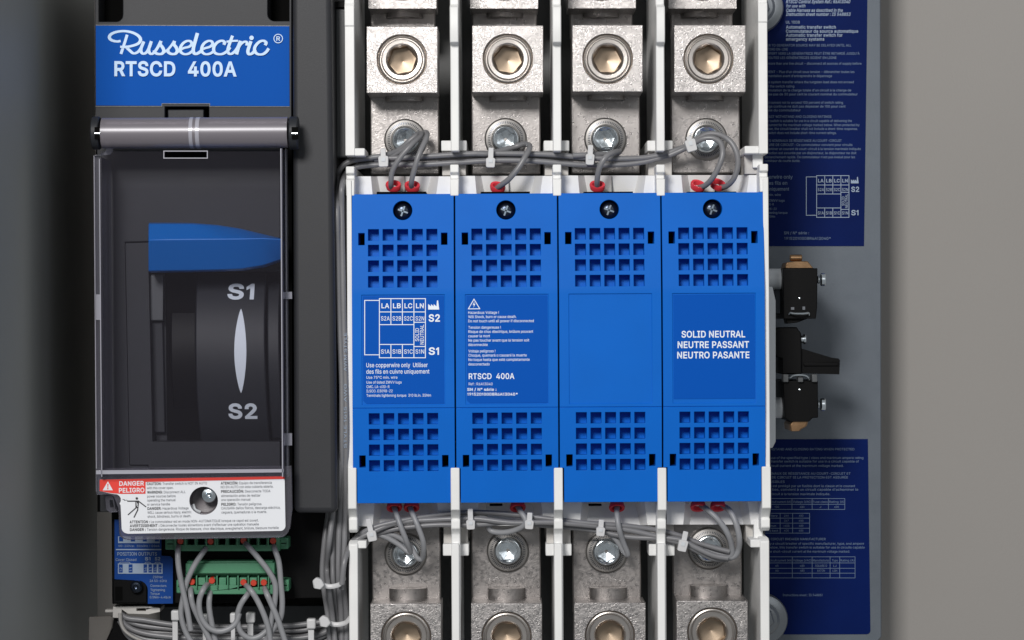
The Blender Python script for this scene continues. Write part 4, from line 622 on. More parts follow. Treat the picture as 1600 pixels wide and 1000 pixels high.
# ================================================================ BLUE COVER MODULES
def cover_mesh(b):
    """stepped plate with 40 vent pockets, 4 slots and the label recess; local plan units"""
    W_, H_ = 159.5, 484.0
    xs = {0, 6.5, 153.0, W_, 15, 145, 60, 99}; ys = {0, H_, 430, 158, 330, 6.5, 45.5, 334.6, 336.2, 152.0}
    vx = [(25.3 + 22.85 * i, 25.3 + 22.85 * i + 17) for i in range(5)]
    vy = [(55 + 24.5 * j, 55 + 24.5 * j + 18) for j in range(4)] + [(343 + 24.5 * j, 343 + 24.5 * j + 17.6) for j in range(4)]
    sl = [(10, 61, 20, 80), (139.5, 61, 149.5, 80), (10, 409, 20, 428), (139.5, 409, 149.5, 428)]
    for a, c in vx: xs |= {a, c}
    for a, c in vy: ys |= {a, c}
    for a in sl: xs |= {a[0], a[2]}; ys |= {a[1], a[3]}
    xs = sorted(xs); ys = sorted(ys)
    def hgt(x, y):
        if y > 430 and not 6.5 < x < 153: return None
        for a in sl:
            if a[0] < x < a[2] and a[1] < y < a[3]: return 60
        if 60 < x < 99 and 6.5 < y < 45.5: return 'hole'
        for a, c in vx:
            if a < x < c:
                for e, f in vy:
                    if e < y < f: return 24
        if 15 < x < 145 and 158 < y < 330: return 2.0
        if 334.6 < y < 336.2: return 1.6
        return 0
    def til(y): return (152 - y) * 0.085 if y < 152 else ((y - 336) * 0.045 if y > 336 else 0)
    BK = 80
    H = [[hgt((xs[i] + xs[i + 1]) / 2, (ys[j] + ys[j + 1]) / 2) for i in range(len(xs) - 1)] for j in range(len(ys) - 1)]
    val = lambda h: BK if h is None else (0 if h == 'hole' else h)
    def dd(h, y): return BK if h is None else val(h) + til(y)
    def quad(p, q, r, s_, black=False):
        b.cur = 1 if black else 0; b.add([p, q, r, s_], [(0, 1, 2, 3)]); b.cur = 0
    for j in range(len(ys) - 1):
        y0, y1 = ys[j], ys[j + 1]
        for i in range(len(xs) - 1):
            x0, x1 = xs[i], xs[i + 1]; h = H[j][i]
            if h is not None and h != 'hole':
                quad((x0, y0, dd(h, y0)), (x1, y0, dd(h, y0)), (x1, y1, dd(h, y1)), (x0, y1, dd(h, y1)), h == 60)
            hr = H[j][i + 1] if i + 1 < len(xs) - 1 else None
            if val(h) != val(hr): quad((x1, y0, dd(h, y0)), (x1, y1, dd(h, y1)), (x1, y1, dd(hr, y1)), (x1, y0, dd(hr, y0)))
            if i == 0 and h is not None: quad((x0, y0, dd(h, y0)), (x0, y1, dd(h, y1)), (x0, y1, BK), (x0, y0, BK))
            hb = H[j + 1][i] if j + 1 < len(ys) - 1 else None
            if val(h) != val(hb): quad((x0, y1, dd(h, y1)), (x1, y1, dd(h, y1)), (x1, y1, dd(hb, y1)), (x0, y1, dd(hb, y1)))
            if j == 0: quad((x0, y0, dd(h, y0)), (x1, y0, dd(h, y0)), (x1, y0, BK), (x0, y0, BK))
    # round screw hole in its square
    cx, cy, r, n = 79.5, 25.8, 15.2, 32; sq = []; ci = []
    for i in range(n):
        a = 2 * PI * i / n + PI / 4; c, s_ = math.cos(a), math.sin(a); m = max(abs(c), abs(s_))
        X, Y = 79.5 + 19.5 * c / m, 26 + 19.5 * s_ / m
        sq.append((X, Y, til(Y))); ci.append((cx + r * c, cy + r * s_, til(cy + r * s_)))
    b.add(sq + ci, [(i, (i + 1) % n, n + (i + 1) % n, n + i) for i in range(n)])
    low = [(p[0], p[1], 34) for p in ci]; b.add(ci + low, [(i, (i + 1) % n, n + (i + 1) % n, n + i) for i in range(n)])
    b.cur = 1; b.add(low, [tuple(range(n))]); b.cur = 0
U0, V0, PITCH = -250.0, -198.3, 161.9
mod_labels = ['leftmost blue vented cover module, with the white wiring diagram and S1 S2 marks',
              'blue vented cover module with the lightning triangle and lines of hazard text',
              'plain blue vented cover module without any writing on its recessed centre',
              'rightmost blue vented cover module, marked SOLID NEUTRAL in three languages']
proto = None
for i in range(4):
    t = thing('cover_module', mod_labels[i], 'cover', (U0 + PITCH * i, V0 + 484, 40), 'blue cover modules side by side')
    ou, ov = U0 + PITCH * i, V0
    if proto is None:
        b = MB(); cover_mesh(b); b.v = [(x + ou, y + ov, d) for x, y, d in b.v]
        c = b.build('cover', ['blue', 'void'], t, bevel=1.1, merge=True)
        b = MB(); b.ulathe(ou + 79.5, ov + 26.5, [(14.6, 33), (14.4, 26), (12, 22), (5, 20), (0.5, 20)], 32)
        s1 = b.build('screw', 'steel_dark', t, smooth=50)
        b = MB()
        for a in (0.35, 0.35 + PI / 2):
            c_, s_ = math.cos(a), math.sin(a); L, Wd = 8.5, 1.6
            q = [(-L, -Wd), (L, -Wd), (L, Wd), (-L, Wd)]
            q = [(ou + 79.5 + x * c_ - y * s_, ov + 26.5 + x * s_ + y * c_) for x, y in q]
            b.add([(x, y, 19.2) for x, y in q] + [(x, y, 22) for x, y in q], [(0, 1, 2, 3), (0, 1, 5, 4), (1, 2, 6, 5), (2, 3, 7, 6), (3, 0, 4, 7)])
        s2 = b.build('cross_slot', 'cross', s1, bevel=0.4)
        proto = (c, s1, s2)
    else:
        cc = [o.copy() for o in proto]
        for o in cc: col.objects.link(o)
        cc[0].parent = t; cc[1].parent = t; cc[2].parent = cc[1]
        rz = (0, .5, -.3, .8)[i]
def on_mod(i, x, y):
    """photograph position of a point on module i given in its own plan units"""
    u, v = U0 + PITCH * i + x, V0 + y
    return 800 + u * CR + v * SR, 500 - u * SR + v * CR
mods = [o for o in col.objects if o.name.startswith('cover_module')]
for i in (0, 1, 3):
    b = MB(); b.prism([on_mod(i, x, y) for x, y in ([(17, 160), (143.4, 160), (143.4, 328), (22, 328), (17, 323)] if i != 3 else [(16.5, 160), (143.4, 160), (143.4, 323), (16.5, 323)])], 1.2, 1.9)
    lb = b.build('label', 'blue_label', mods[i], smooth=0)
    g = MB(); D = 0.9
    if i == 0:
        diagram(g, 592.8, 466.6, 71.9, 92.4, D, 1.25, True, g)
        for t, x0, x1, y, c in [('Use copperwire only  Utiliser', 572.4, 668.2, 573.8, 6.5), ('des fils en cuivre uniquement', 572.4, 671, 583.9, 6.5)]:
            g.text(t, x0, x1, y, c, D, 0.01, ang=-.004)
        for t, x0, x1, y in [('Use 75°C min. wire', 572.6, 621, 591.8), ('Use of listed ZMVV lugs', 572.6, 627.5, 599.4), ('CMC. LA-630-R', 572.6, 608.5, 606.4),
                             ('ILSCO. D3098-22', 572.6, 613.4, 613), ('Terminals tightening torque  310 lb.in. 35Nm', 572.6, 673.4, 620)]:
            g.text(t, x0, x1, y, 4.1, D, 0.004, ang=-.004)
    if i == 1:
        g.line([(731.8, 482.6), (740.6, 467.4), (749.6, 482.4)], 1.2, D, True)
        g.flat([(741.4, 470.8), (738.6, 476.6), (740.6, 476.2), (739.8, 480.6), (742.8, 474.6), (740.9, 475)], D - .1)
        for t, x0, x1, y in [('Hazardous Voltage !', 731.6, 779.4, 490.4), ('Will Shock, burn or cause death.', 731.6, 807, 497), ('Do not touch until all power if disconnected', 731.6, 834, 503.6),
                             ('Tension dangereuse !', 731.8, 782.5, 513.6), ('Risque de choc électrique, brûlure pouvant', 731.8, 833, 520.2), ('causer la mort', 731.8, 765.6, 527), ('Ne pas toucher avant que la tension soit', 731.8, 827, 533.8), ('déconnectée', 731.8, 762, 540.6),
                             ('Voltaje peligroso !', 732, 774, 550.6), ('Choque, quemará o causará la muerte', 732, 823, 557.2), ('No toque hasta que esté completamente', 732, 827.6, 564), ('desconectado', 732, 765, 571)]:
            g.text(t, x0, x1, y, 4.1, D, 0.006, ang=-.004)
        g.text('RTSCD  400A', 732.4, 803.8, 592.2, 8.6, D, .025, ang=-.004)
        g.text('Ref : R6A13040', 732.4, 769.6, 602, 4.2, D, .0)
        g.text('SN / N° série :', 730, 775.6, 610.6, 4.2, D, .03); g.text('19152010008R6A13040*', 730.2, 809, 618, 4.2, D, .03)
    if i == 3:
        for t, x0, x1, y in [('SOLID NEUTRAL', 1064.9, 1164.4, 527.2), ('NEUTRE PASSANT', 1058.8, 1170.4, 543.6), ('NEUTRO PASANTE', 1058.2, 1171, 559.8)]:
            g.text(t, x0, x1, y, 9.8, D, .03, ang=-.004)
    g.build('lettering', 'print', lb, smooth=0)

# ================================================================ METAL CABLE LUGS
def lug(label, blk, ring, plate, bolt, up, group, d0=32, dp=112, stamp=True, warm=1.0):
    x0, y0, x1, y1 = blk; cx, cy = ring
    t = thing('cable_lug', label, 'cable lug', P((x0 + x1) / 2, y1, dp), group)
    R = 39.2
    TURN[0] = random.uniform(0, 1.05)
    hole = [(cx + R * math.cos(2 * PI * i / 40), cy + R * math.sin(2 * PI * i / 40)) for i in range(40)]
    b = MB(); b.prism([(x0, y0), (x1, y0), (x1, y1), (x0, y1)], d0, dp + 6, holes=[hole])
    c = P(x0 + 1, (y0 + y1) / 2, d0); b.build('block', 'metal', t, bevel=1.1)
    b = MB(); b.lathe(cx, cy, [(39.6, d0 + 3), (37.6, d0 + 5.5), (37, d0 + 2), (35.2, d0 + 1.2), (34.4, d0 + 5), (33.4, d0 + 5), (32.6, d0 + 1.6), (31, d0 + 0.4), (25.5, d0 + 0.6), (23.4, d0 + 2.6), (22.8, d0 + 3.4), (22.9, d0 + 7, 'h'), (22.4, d0 + 24, 'h'), (17, d0 + 24.2), (0.4, d0 + 30)], 48, axis_d0=d0)
    b.mi = [0] * len(b.f)
    n = 48
    for k in range(len(b.f)):
        if k >= n * 11: b.mi[k] = 1
    b.build('set_screw', ['metal_ring', 'brass_in'], t, smooth=28)
    # bore collar standing out of the block towards the tongue
    yb = y1 if up else y0; s_ = 1 if up else -1
    bx = P(cx, yb, d0); L = 26
    b = MB(); vs = []; fs = []; n = 24
    uc, vc = P(cx, cy, d0)[0], P(cx, yb, d0)[1]
    for q, vv in enumerate((vc - 4 * s_, vc + (7 if up else 17) * s_)):
        for j in range(n + 1):
            a = PI * j / n; vs.append((uc - 30 * math.cos(a), vv, dp - 3 - 26 * math.sin(a) ** 0.6))
    for j in range(n): fs.append((j, j + 1, n + 2 + j, n + 1 + j))
    fs.append(tuple(range(n + 1, 2 * n + 2))); b.add(vs, fs); b.build('collar', 'metal_s', t, smooth=40)
    # tongue
    px0, py0, px1, py1 = plate
    b = MB(); b.box(px0, py0, px1, py1, dp, dp + 14); b.build('tongue', 'metal_s', t, bevel=2.2)
    if stamp:
        ty = py0 + 36 if up else py1 - 29
        g = MB(); g.text('ILSCO D3098-22', px0 + 27, px1 - 26, bolt[1] - 32 if up else bolt[1] + 45, 5.2, dp - 0.8, 0.01); g.build('lettering', 'metal', t, smooth=0)
    TURN[0] = random.uniform(0, 1.05)
    if bolt:
        bx_, by_ = bolt
        ws = MB(); ws.lathe(bx_, by_, [(34, dp), (34, dp - 3), (31.5, dp - 5.5), (23, dp - 7.5), (22, dp - 5)], 56, axis_d0=dp - 8)
        wo = ws.build('washer', 'washer', t, smooth=30)
        tm = MB(); c0 = P(bx_, by_, dp - 8)
        for k in range(60):
            a = 2 * PI * k / 60; c_, s2 = math.cos(a), math.sin(a); r0, r1 = 24.6, 28.4
            tm.add([(c0[0] + r0 * c_ - .45 * s2, c0[1] + r0 * s2 + .45 * c_, dp - 7.7), (c0[0] + r1 * c_ - .45 * s2, c0[1] + r1 * s2 + .45 * c_, dp - 6.9),
                    (c0[0] + r1 * c_ + .45 * s2, c0[1] + r1 * s2 - .45 * c_, dp - 6.9), (c0[0] + r0 * c_ + .45 * s2, c0[1] + r0 * s2 - .45 * c_, dp - 7.7)], [(0, 1, 2, 3)])
        so = tm.build('serration', 'steel_dark', wo, smooth=0); so['kind'] = 'stuff'
        b = MB(); b.lathe(bx_, by_, [(21.5, dp - 2), (21.5, dp - 20), (19.5, dp - 23.5), (18.6, dp - 23.8), (17.6, dp - 23), (16.6, dp - 22.6), (15.4, dp - 21, 'h'), (15, dp - 9, 'h'), (10, dp - 8), (0.4, dp - 4)], 48, axis_d0=dp - 23)
        b.build('bolt', 'zinc', t, smooth=28)
    return t
top = [((572.5, 41, 684, 145.5), (628, 93), (578.5, 120, 686, 272.5), (633, 218.5), 'lug above the wiring-diagram module'),
       ((737.5, 39.6, 849, 144.5), (793.5, 92), (736.5, 120, 844.5, 272), (790, 217), 'lug above the lightning-triangle module'),
       ((894, 39, 1004.5, 143.5), (949.5, 92), (892, 120, 1000, 271), (946, 216.5), 'lug above the unmarked blue module'),
       ((1053.5, 39.4, 1165, 144), (1107, 92), (1048.5, 120, 1156, 270.5), (1104, 217), 'lug above the SOLID NEUTRAL module')]
for blk, rg, pl, bo, lab in top:
    lug('silver ' + lab + ', whole square block in view', blk, rg, pl, bo, True, 'upper row of square cable lugs')
for (x0, x1), cx, lab in (((575.5, 682), 629, 'leftmost'), ((734.5, 841), 788, 'second'), ((887, 994), 941, 'third'), ((1044.5, 1151), 1098, 'rightmost')):
    lug(lab + ' silver lug of the rear row cut off by the top of the photo', (x0, -92, x1, 13.5), (cx, -38), (x0 + 3, -60, x1 - 2 if x0 < 800 else x1 - 6, 60), None, True, 'rear lugs cut by the top edge', 150, 225, False)
bot = [((578.5, 943, 689.5, 1048), (634.5, 995), (581, 812, 688.5, 960), (633.5, 866.5), 'below the wiring-diagram module'),
       ((736, 942.6, 847, 1048), (791.5, 995), (736.5, 810, 845, 960), (793.5, 861.5), 'below the lightning-triangle module'),
       ((897.5, 942, 1008.5, 1047), (953, 993), (894.5, 812, 1001.5, 958), (948, 863), 'below the unmarked blue module'),
       ((1057, 938.5, 1168.5, 1044), (1113, 988.5), (1051, 806, 1159, 955), (1108, 857.5), 'below the SOLID NEUTRAL module, with small black marks')]
for blk, rg, pl, bo, lab in bot:
    t = lug('silver lug ' + lab, blk, rg, pl, bo, False, 'lower row of square cable lugs')
g = MB()
for k in range(26):
    x = 1078 + k * 3.05 + random.uniform(-1, 1)
    if random.random() < .75: g.flat([(x, 915.5 + random.uniform(-1, .6)), (x + random.uniform(.8, 2.6), 915 + random.uniform(-1.4, .4)), (x + 1.6, 916.5)], 110.9)
g.build('mark', 'print_black', t, smooth=0)

TURN[0] = 0.26
# ================================================================ CONTROL UNIT (left)
cu = thing('control_unit', 'dark grey manual control unit with a blue nameplate, rotary drum and blue handle', 'control unit', P(330, 940, 300))
bez = [(148, -60), (154, -60), (154, 34)] + arc(181.5, 23.5, 10.5, 90, 0) + [(192, -60), (418, -60)] + arc(429, 22, 11, 180, 90) + [(452, 33), (452, -60), (455.5, -60), (455.5, 186), (326.5, 186), (326.5, 166.5), (257.5, 166.5), (257.5, 186), (149, 186)]
b = MB(); b.prism(bez, 0, 60); b.build('bezel', 'dark_face', cu, bevel=1.2)
b = MB(); b.prism([(148.5, -60), (455, -60), (457, 800), (152, 800)], 61, 485); b.build('body', 'void', cu)
b = MB(); b.box(262, 171, 318.5, 185, 8, 50); b.build('latch', 'dark', cu, bevel=1.5)
b = MB(); b.prism([(149.6, 40), (452, 41), (452.4, 166), (327, 165.4), (327, 161.4), (253.5, 161.4), (253.5, 165.2), (150, 164.8)], -1.2, -0.2); npl = b.build('nameplate', 'name_blue', cu)
b = MB(); b.line([(150, 39.2), (452, 40.4)], 1.1, -1.4); b.line([(150, 166.2), (253, 166.2), (253, 162), (327.6, 162), (327.6, 166.4), (452, 166.8)], 1.1, -1.4); b.build('rim', 'grey_side', npl, smooth=0)
# logo strokes traced in their own grid
g = MB(); D = -1.7
def lg(pts, wd=3.6, th=.35):
    global D
    g.stroke([(160 + x / 5.333, 40 + y / 5.333) for x, y in pts], wd * 1.22, D, th); D -= 0.1
lg([(152, 128), (120, 132), (78, 122), (58, 100), (72, 72), (120, 52), (185, 46), (250, 58), (298, 84), (318, 116), (300, 148), (250, 168), (190, 178), (148, 176)], 3.9)
lg([(206, 76), (190, 128), (170, 190), (154, 236)], 3.4)
lg([(190, 172), (225, 205), (256, 230), (285, 226), (310, 205), (330, 170), (345, 132)], 3.7)
lg([(345, 132), (326, 180), (322, 215), (340, 234), (368, 222), (392, 180), (408, 130)], 3.7)
lg([(408, 130), (388, 190), (390, 222), (408, 236), (432, 222), (462, 180), (488, 128)], 3.7)
lg([(488, 128), (482, 156), (500, 180), (512, 210), (496, 234), (462, 236), (436, 222), (432, 206)], 4.0)
lg([(505, 228), (545, 200), (575, 165), (600, 128)], 3.1)
lg([(600, 128), (596, 156), (614, 180), (624, 210), (608, 234), (574, 236), (550, 222), (546, 206)], 4.0)
lg([(618, 226), (670, 190), (722, 176), (744, 154), (735, 132), (706, 128), (672, 148), (650, 184), (654, 220), (684, 238), (722, 232), (756, 206)], 3.6)
lg([(792, 62), (776, 120), (760, 180), (758, 218), (776, 236), (806, 224), (834, 200)], 4.2)
lg([(820, 206), (850, 190), (896, 176), (918, 154), (910, 132), (882, 128), (848, 148), (828, 184), (832, 220), (860, 238), (900, 232), (936, 206)], 3.6)
lg([(1012, 160), (1018, 140), (996, 126), (958, 140), (930, 176), (930, 216), (956, 236), (1000, 236), (1040, 212), (1064, 180)], 3.8)
lg([(1084, 84), (1064, 140), (1046, 196), (1050, 228), (1072, 236), (1100, 218), (1128, 180), (1148, 130)], 3.7)
lg([(1034, 134), (1080, 128), (1130, 126)], 3.4)
lg([(1150, 126), (1136, 172), (1118, 240)], 4.0)
lg([(1126, 200), (1152, 156), (1184, 134), (1204, 140), (1202, 166)], 3.4)
lg([(1238, 130), (1222, 176), (1212, 214), (1222, 238), (1250, 230), (1276, 200)], 4.0)
lg([(1356, 164), (1364, 142), (1340, 126), (1304, 138), (1272, 176), (1270, 214), (1296, 238), (1336, 238), (1366, 218), (1386, 190)], 3.8)
g.flat(arc(160 + 1243 / 5.333, 40 + 102 / 5.333, 3.5, 0, 345, 16), D - .1)
g.ring(160 + 1465 / 5.333, 40 + 108 / 5.333, 6.1, 7.4, D - .1); g.text('R', 431.8, 437.8, 63.6, 6.6, D - .1, .03)
g.text('RTSCD  400A', 178.6, 369.8, 118, 21.4, D - .1, .045, ang=.003)
g.build('lettering', 'print_name', npl, smooth=0)
# side column
b = MB(); b.prism([(456.5, -60), (517, -60), (526.8, 802), (459, 802)], -26, 440); b.build('side_column', 'dark_face', cu, bevel=9, seg=4)
# plates round the drum, under the clear cover
b = MB(); b.prism([(151, 186), (438, 186), (438, 372), (232, 372), (232, 377.5), (195, 378.5), (202, 727), (231, 727.5), (231, 733), (440, 733), (440, 800), (156, 800)], 26, 60); b.build('front_plate', 'dark', cu, bevel=1)
b = MB(); b.prism([(196, 380), (233, 379), (233, 373.5), (437, 373.5), (437, 424), (232, 424), (238, 690), (437, 690), (437, 731.5), (232, 731.5), (232, 726), (203, 726)], 22, 60); b.build('insert_plate', 'dark', cu, bevel=1)
b = MB(); b.prism([(232, 424), (258, 424), (261, 690), (238, 690)], 60, 90); b.build('drum_side', 'dark', cu)
b = MB(); b.prism([(235, 428), (255, 428), (254.5, 501), (235, 501)], 36, 80); b.build('stop_block', 'grey_side', cu, bevel=1.5)
b = MB(); b.prism([(235.5, 502), (254, 502), (258, 676), (241, 676)], 48, 80); b.build('stop_block', 'dark', cu, bevel=1.5)
def drum_d(v, R=215., vc=62., top=6.): return top + R - math.sqrt(max(R * R - (v - vc) ** 2, 1))
def drum(x0, x1, y0, y1, name, m, R=215., top=6., n=28):
    a = P(x0, 560, 10)[0]; c = P(x1, 560, 10)[0]; v0, v1 = P(0, y0, 10)[1] + 4, P(0, y1, 10)[1] + 4; vs = []; fs = []
    for i in range(n + 1):
        v = v0 + (v1 - v0) * i / n; d = drum_d(v, R, 62., top); sh = (v - 62) * 0.02
        vs += [(a + sh, v, d), (c + sh, v, d), (a + sh, v, 200), (c + sh, v, 200)]
    for i in range(n):
        k = 4 * i; fs += [(k, k + 1, k + 5, k + 4), (k, k + 4, k + 6, k + 2), (k + 1, k + 3, k + 7, k + 5)]
    fs += [(0, 2, 3, 1), (4 * n, 4 * n + 1, 4 * n + 3, 4 * n + 2)]
    b = MB(); b.add(vs, fs); return b.build(name, m, cu, smooth=30, bevel=2)
dr = drum(306, 415, 423, 692, 'drum', 'dark')
drum(262, 302, 423, 692, 'drum_core', 'black', 200., 46.)
drum(417, 436, 423, 692, 'drum_flange', 'dark', 205., 20.)
g = MB(); f = lambda u, v: drum_d(v) - 1.5
g.text('S1', 352.5, 394.5, 466.4, 22.4, 8, .05, df=f); g.text('S2', 355.3, 400.6, 654, 22, 8, .05, df=f)
vs = []; fs = []; n = 24
for i in range(n + 1):
    tt = i / n; y = 482.5 + tt * 131.5; hw = 9.2 * math.sin(PI * min(max(tt, .0), 1.)) ** 0.75 + .25; cx = 375.2 + tt * 1.2
    for s_ in (-1, 1):
        q = P(cx + s_ * hw, y, 8); vs.append((q[0], q[1], f(0, q[1])))
for i in range(n): fs.append((2 * i, 2 * i + 1, 2 * i + 3, 2 * i + 2))
g.add(vs, fs); g.build('lettering', 'print', dr, smooth=0)
# blue handle with a ridge along it
xs = [232, 265, 300, 340, 375, 410, 437, 444]
tp = [348, 348, 348.4, 351.5, 357, 365.5, 372, 374]; rd = [375, 374.4, 374, 373.6, 373, 372, 373.4, 376]; bt_ = [425.5, 425, 424.6, 423.6, 422.5, 417, 407.6, 407]
b = MB(); vs = []; fs = []
for i, x in enumerate(xs):
    vs += [P(x, tp[i], -14), P(x, tp[i] + 2, -26), P(x, rd[i], -54), P(x, bt_[i] - 2, -22), P(x, bt_[i], -12), (*P(x, bt_[i], -12)[:2], 24), (*P(x, tp[i], -8)[:2], 24)]
n = 7
for i in range(len(xs) - 1):
    for j in range(n): fs.append((i * n + j, i * n + (j + 1) % n, (i + 1) * n + (j + 1) % n, (i + 1) * n + j))
fs += [tuple(range(n))[::-1], tuple((len(xs) - 1) * n + j for j in range(n))]
b.add(vs, fs); b.build('handle', 'handle', cu, bevel=1.6, smooth=25)
# base with connection label
b = MB(); b.prism([(174, 800), (527, 800), (527, 934), (405, 936), (405, 941), (175, 944)], 74, 420); b.build('base', 'black', cu, bevel=2)
b = MB(); b.box(176, 905, 230, 943, 62, 80); b.build('foot', 'black', cu, bevel=2)
b = MB(); b.box(180, 917, 191, 938, 60.5, 66); b.build('slot', 'void', cu)
b = MB(); b.prism([(179, 812), (252, 812), (252, 868.5), (266, 869), (270, 873), (270, 943), (231, 943.5), (231, 925)] + arc(216, 922, 15, 0, -80) + [(179, 905)], 60, 62); lb = b.build('label', 'blue_dark', cu)
g = MB(); D = 58.8
g.rect(184.5, 838, 249.5, 848.6, D); g.rect(181, 857.8, 252, 859.6, D); g.rect(184.3, 880.4, 254, 896.4, D)
g.text('100-230Vac   50/60Hz / 120mA', 184.5, 249, 854.6, 3.2, D); g.text('POSITION OUTPUTS', 183.4, 245.2, 868, 5.2, D, .01)
g.text('Cover Closed', 180.8, 213, 876.4, 4, D); g.text('S1', 226.5, 235, 875.4, 4.8, D, .03); g.text('S2', 242, 250.4, 875.4, 4.8, D, .03)
for x0, x1 in ((186, 204), (226, 236), (241.5, 251)): g.line([(x0, 880.4), (x0 + 2, 878.4), (x1 - 2, 878.4), (x1, 880.4)], .7, D)
for t, x0, x1, y in [('250Vac', 239, 254.6, 903.4), ('2A 50-60Hz', 234, 260.6, 909.4), ('Connectors', 235, 260, 917), ('Tightening', 235, 257.6, 923.6), ('Torque', 235, 249.4, 929.4), ('0.5Nm-4.4lb.in', 234, 266.6, 935)]: g.text(t, x0, x1, y, 3.7, D)
g.build('lettering', 'print_dim', lb, smooth=0)
g = MB()
for x in (186, 204.5, 223, 242): g.rect(x, 838.5, x + 6.4, 846, D - .4)
for x0, x1 in ((185.6, 191.6), (201, 207), (224.3, 229.7), (232, 237.4), (239.4, 244.8), (247.5, 252.4)): g.rect(x0, 881.8, x1, 894.6, D - .4)
g.build('lettering', 'blue_dark', lb, smooth=0)
g = MB()
for x, t in ((185.6, '12'), (201, '11'), (224.3, '14'), (232, '11'), (239.4, '24'), (247.5, '21')): g.text(t, x + 4.9, x + 11.5, 893, 3.6, D - .7, ang=-PI / 2)
g.build('lettering', 'print_dim', lb, smooth=0)
b = MB(); b.lathe(212.5, 917, [(9.5, 62), (9.5, 52), (7, 49), (4, 48.6), (3.4, 51), (.3, 52)], 24, axis_d0=50); b.build('screw', 'steel_dark', cu)

# ================================================================ CLEAR COVER
cc = thing('clear_cover', 'hinged clear plastic cover over the dial, with a red and white danger sticker', 'cover', P(300, 840, -40))
b = MB(); b.barx(160, 450, 207.5, -66, 23.4, 48); b.build('barrel', 'barrel', cc, smooth=40)
b = MB(); b.barx(297.5, 303, 207.5, -66, 24.0, 48); b.barx(307.5, 313.5, 207.5, -66, 24.0, 48); b.build('barrel_ring', 'rim_white', cc, smooth=40)
b = MB(); b.barx(165, 446, 207.5, -66, 12, 24); b.build('hinge_pin', 'dark', cc, smooth=40)
for x0, x1, dx in ((144.5, 157, 1), (452.5, 466.5, 0)):
    b = MB(); b.barx(x0, x1, 208, -62, 25.5, 40); b.build('hinge_cap', 'dark', cc, bevel=2, smooth=40)
    b = MB(); b.box(x0 + 3.2, 198.5, x1 - .6, 217, -88.5, -84); b.build('cap_notch', 'void', cc)
    b = MB(); b.barx(x0 + 3.6, x1 - 1, 208.5, -87, 2.4, 12); b.build('hinge_screw', 'zinc', cc)
b = MB(); b.prism([(158, 236), (440, 236), (440.5, 745), (159, 748)], -82, -79, holes=[[(257, 233.5 + 4), (323, 237.5), (323, 246.5), (257, 246.5)]]); b.build('pane', 'clear', cc, smooth=0)
b = MB(); b.line([(256, 236), (324, 236), (324, 247), (256, 247)], 1.4, -82.6, True); b.build('slot_rim', 'rim_white', cc, smooth=0)
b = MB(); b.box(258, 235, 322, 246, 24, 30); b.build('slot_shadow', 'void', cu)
# walls and flanges of the clear cover, real thickness
b = MB(); b.prism([(155.2, 246), (158.8, 246), (162.5, 746), (158.5, 746)], -82, 4); b.build('side_panel', 'clear_edge', cc, smooth=0)
b = MB(); b.prism([(146.2, 243), (155.2, 243), (158.5, 770), (150, 770)], -34, -30); b.build('flange', 'clear_edge', cc, smooth=0)
b = MB(); b.prism([(146.2, 243), (147.6, 243), (151.6, 768), (150, 768)], -36, -10); b.build('flange_edge', 'rim_white', cc, smooth=0)
b = MB(); b.prism([(154.6, 248), (155.8, 248), (159.6, 745), (158.3, 745)], -84, -80); b.build('edge_bead', 'rim_white', cc, smooth=0)
b = MB(); b.prism([(146.2, 243), (158, 243), (172, 241), (176, 236), (176, 232), (166, 232), (164, 238), (156, 241)], -40, -36); b.build('lug', 'rim_white', cc, smooth=0)
b = MB(); b.prism([(438, 232), (439.5, 232), (442.2, 745), (440.6, 745)], -84, -60); b.build('edge_bead', 'rim_white', cc, smooth=0)
b = MB(); b.prism([(438, 232), (441.2, 232), (444, 745), (440.6, 745)], -82, 4); b.build('side_panel', 'clear_edge', cc, smooth=0)
b = MB(); b.prism([(445.6, 232), (446.8, 232), (450.4, 745), (449.2, 745)], -30, 0); b.build('edge_bead', 'rim_white', cc, smooth=0)
for y in (461, 682):
    b = MB(); b.box(441.5, y - 5, 456, y + (6 if y < 500 else 14), -38, -30); b.build('rib', 'rim_white', cc, smooth=0)
b = MB(); b.box(150, 460, 156.5, 500, -37, -34); b.build('rib', 'rim_white', cc, smooth=0)
# lower lip that carries the sticker
lip = [(150, 732), (455, 728), (456.5, 795), (453, 826)] + arc(436, 824, 16, 10, 84) + [(200, 843.5)] + arc(198, 831, 12, 95, 170) + [(185, 795), (178, 776), (172, 773), (150.5, 773)]
hole = [(318.2 + 22 * math.cos(2 * PI * i / 32), 782.4 + 21.6 * math.sin(2 * PI * i / 32)) for i in range(32)]
b = MB(); b.prism(lip, -70, -58, holes=[hole]); b.build('lip', 'clear_edge', cc, smooth=0, bevel=2)
b = MB(); b.prism([(150, 735), (443, 733), (443, 738), (150, 741)], -84, -78); b.build('lip_ridge', 'rim_white', cc, smooth=0)
b = MB(); b.prism([(164, 775), (174, 774), (178, 780), (180, 794), (184, 800), (172, 801), (166, 796)], -56, -40, holes=[[(171, 781), (176, 781), (178, 793), (172, 793)]]); b.build('catch', 'clear_edge', cc, smooth=0)
stk = [(155.8, 749.5), (444.6, 743.8), (446, 822)] + arc(438, 821.5, 8, 0, 80) + [(200, 834)] + arc(199, 824.5, 9, 95, 170) + [(188.5, 790)] + arc(180, 781, 9, 40, -70, 4) + [(175, 771.6), (155.6, 767.4)]
b = MB(); b.prism(stk, -71.2, -70.3, holes=[[(318.2 + 22.4 * math.cos(2 * PI * i / 32), 782.4 + 22 * math.sin(2 * PI * i / 32)) for i in range(32)]]); st = b.build('danger_label', 'paper', cc, smooth=0)
A = -0.014; D = -71.9
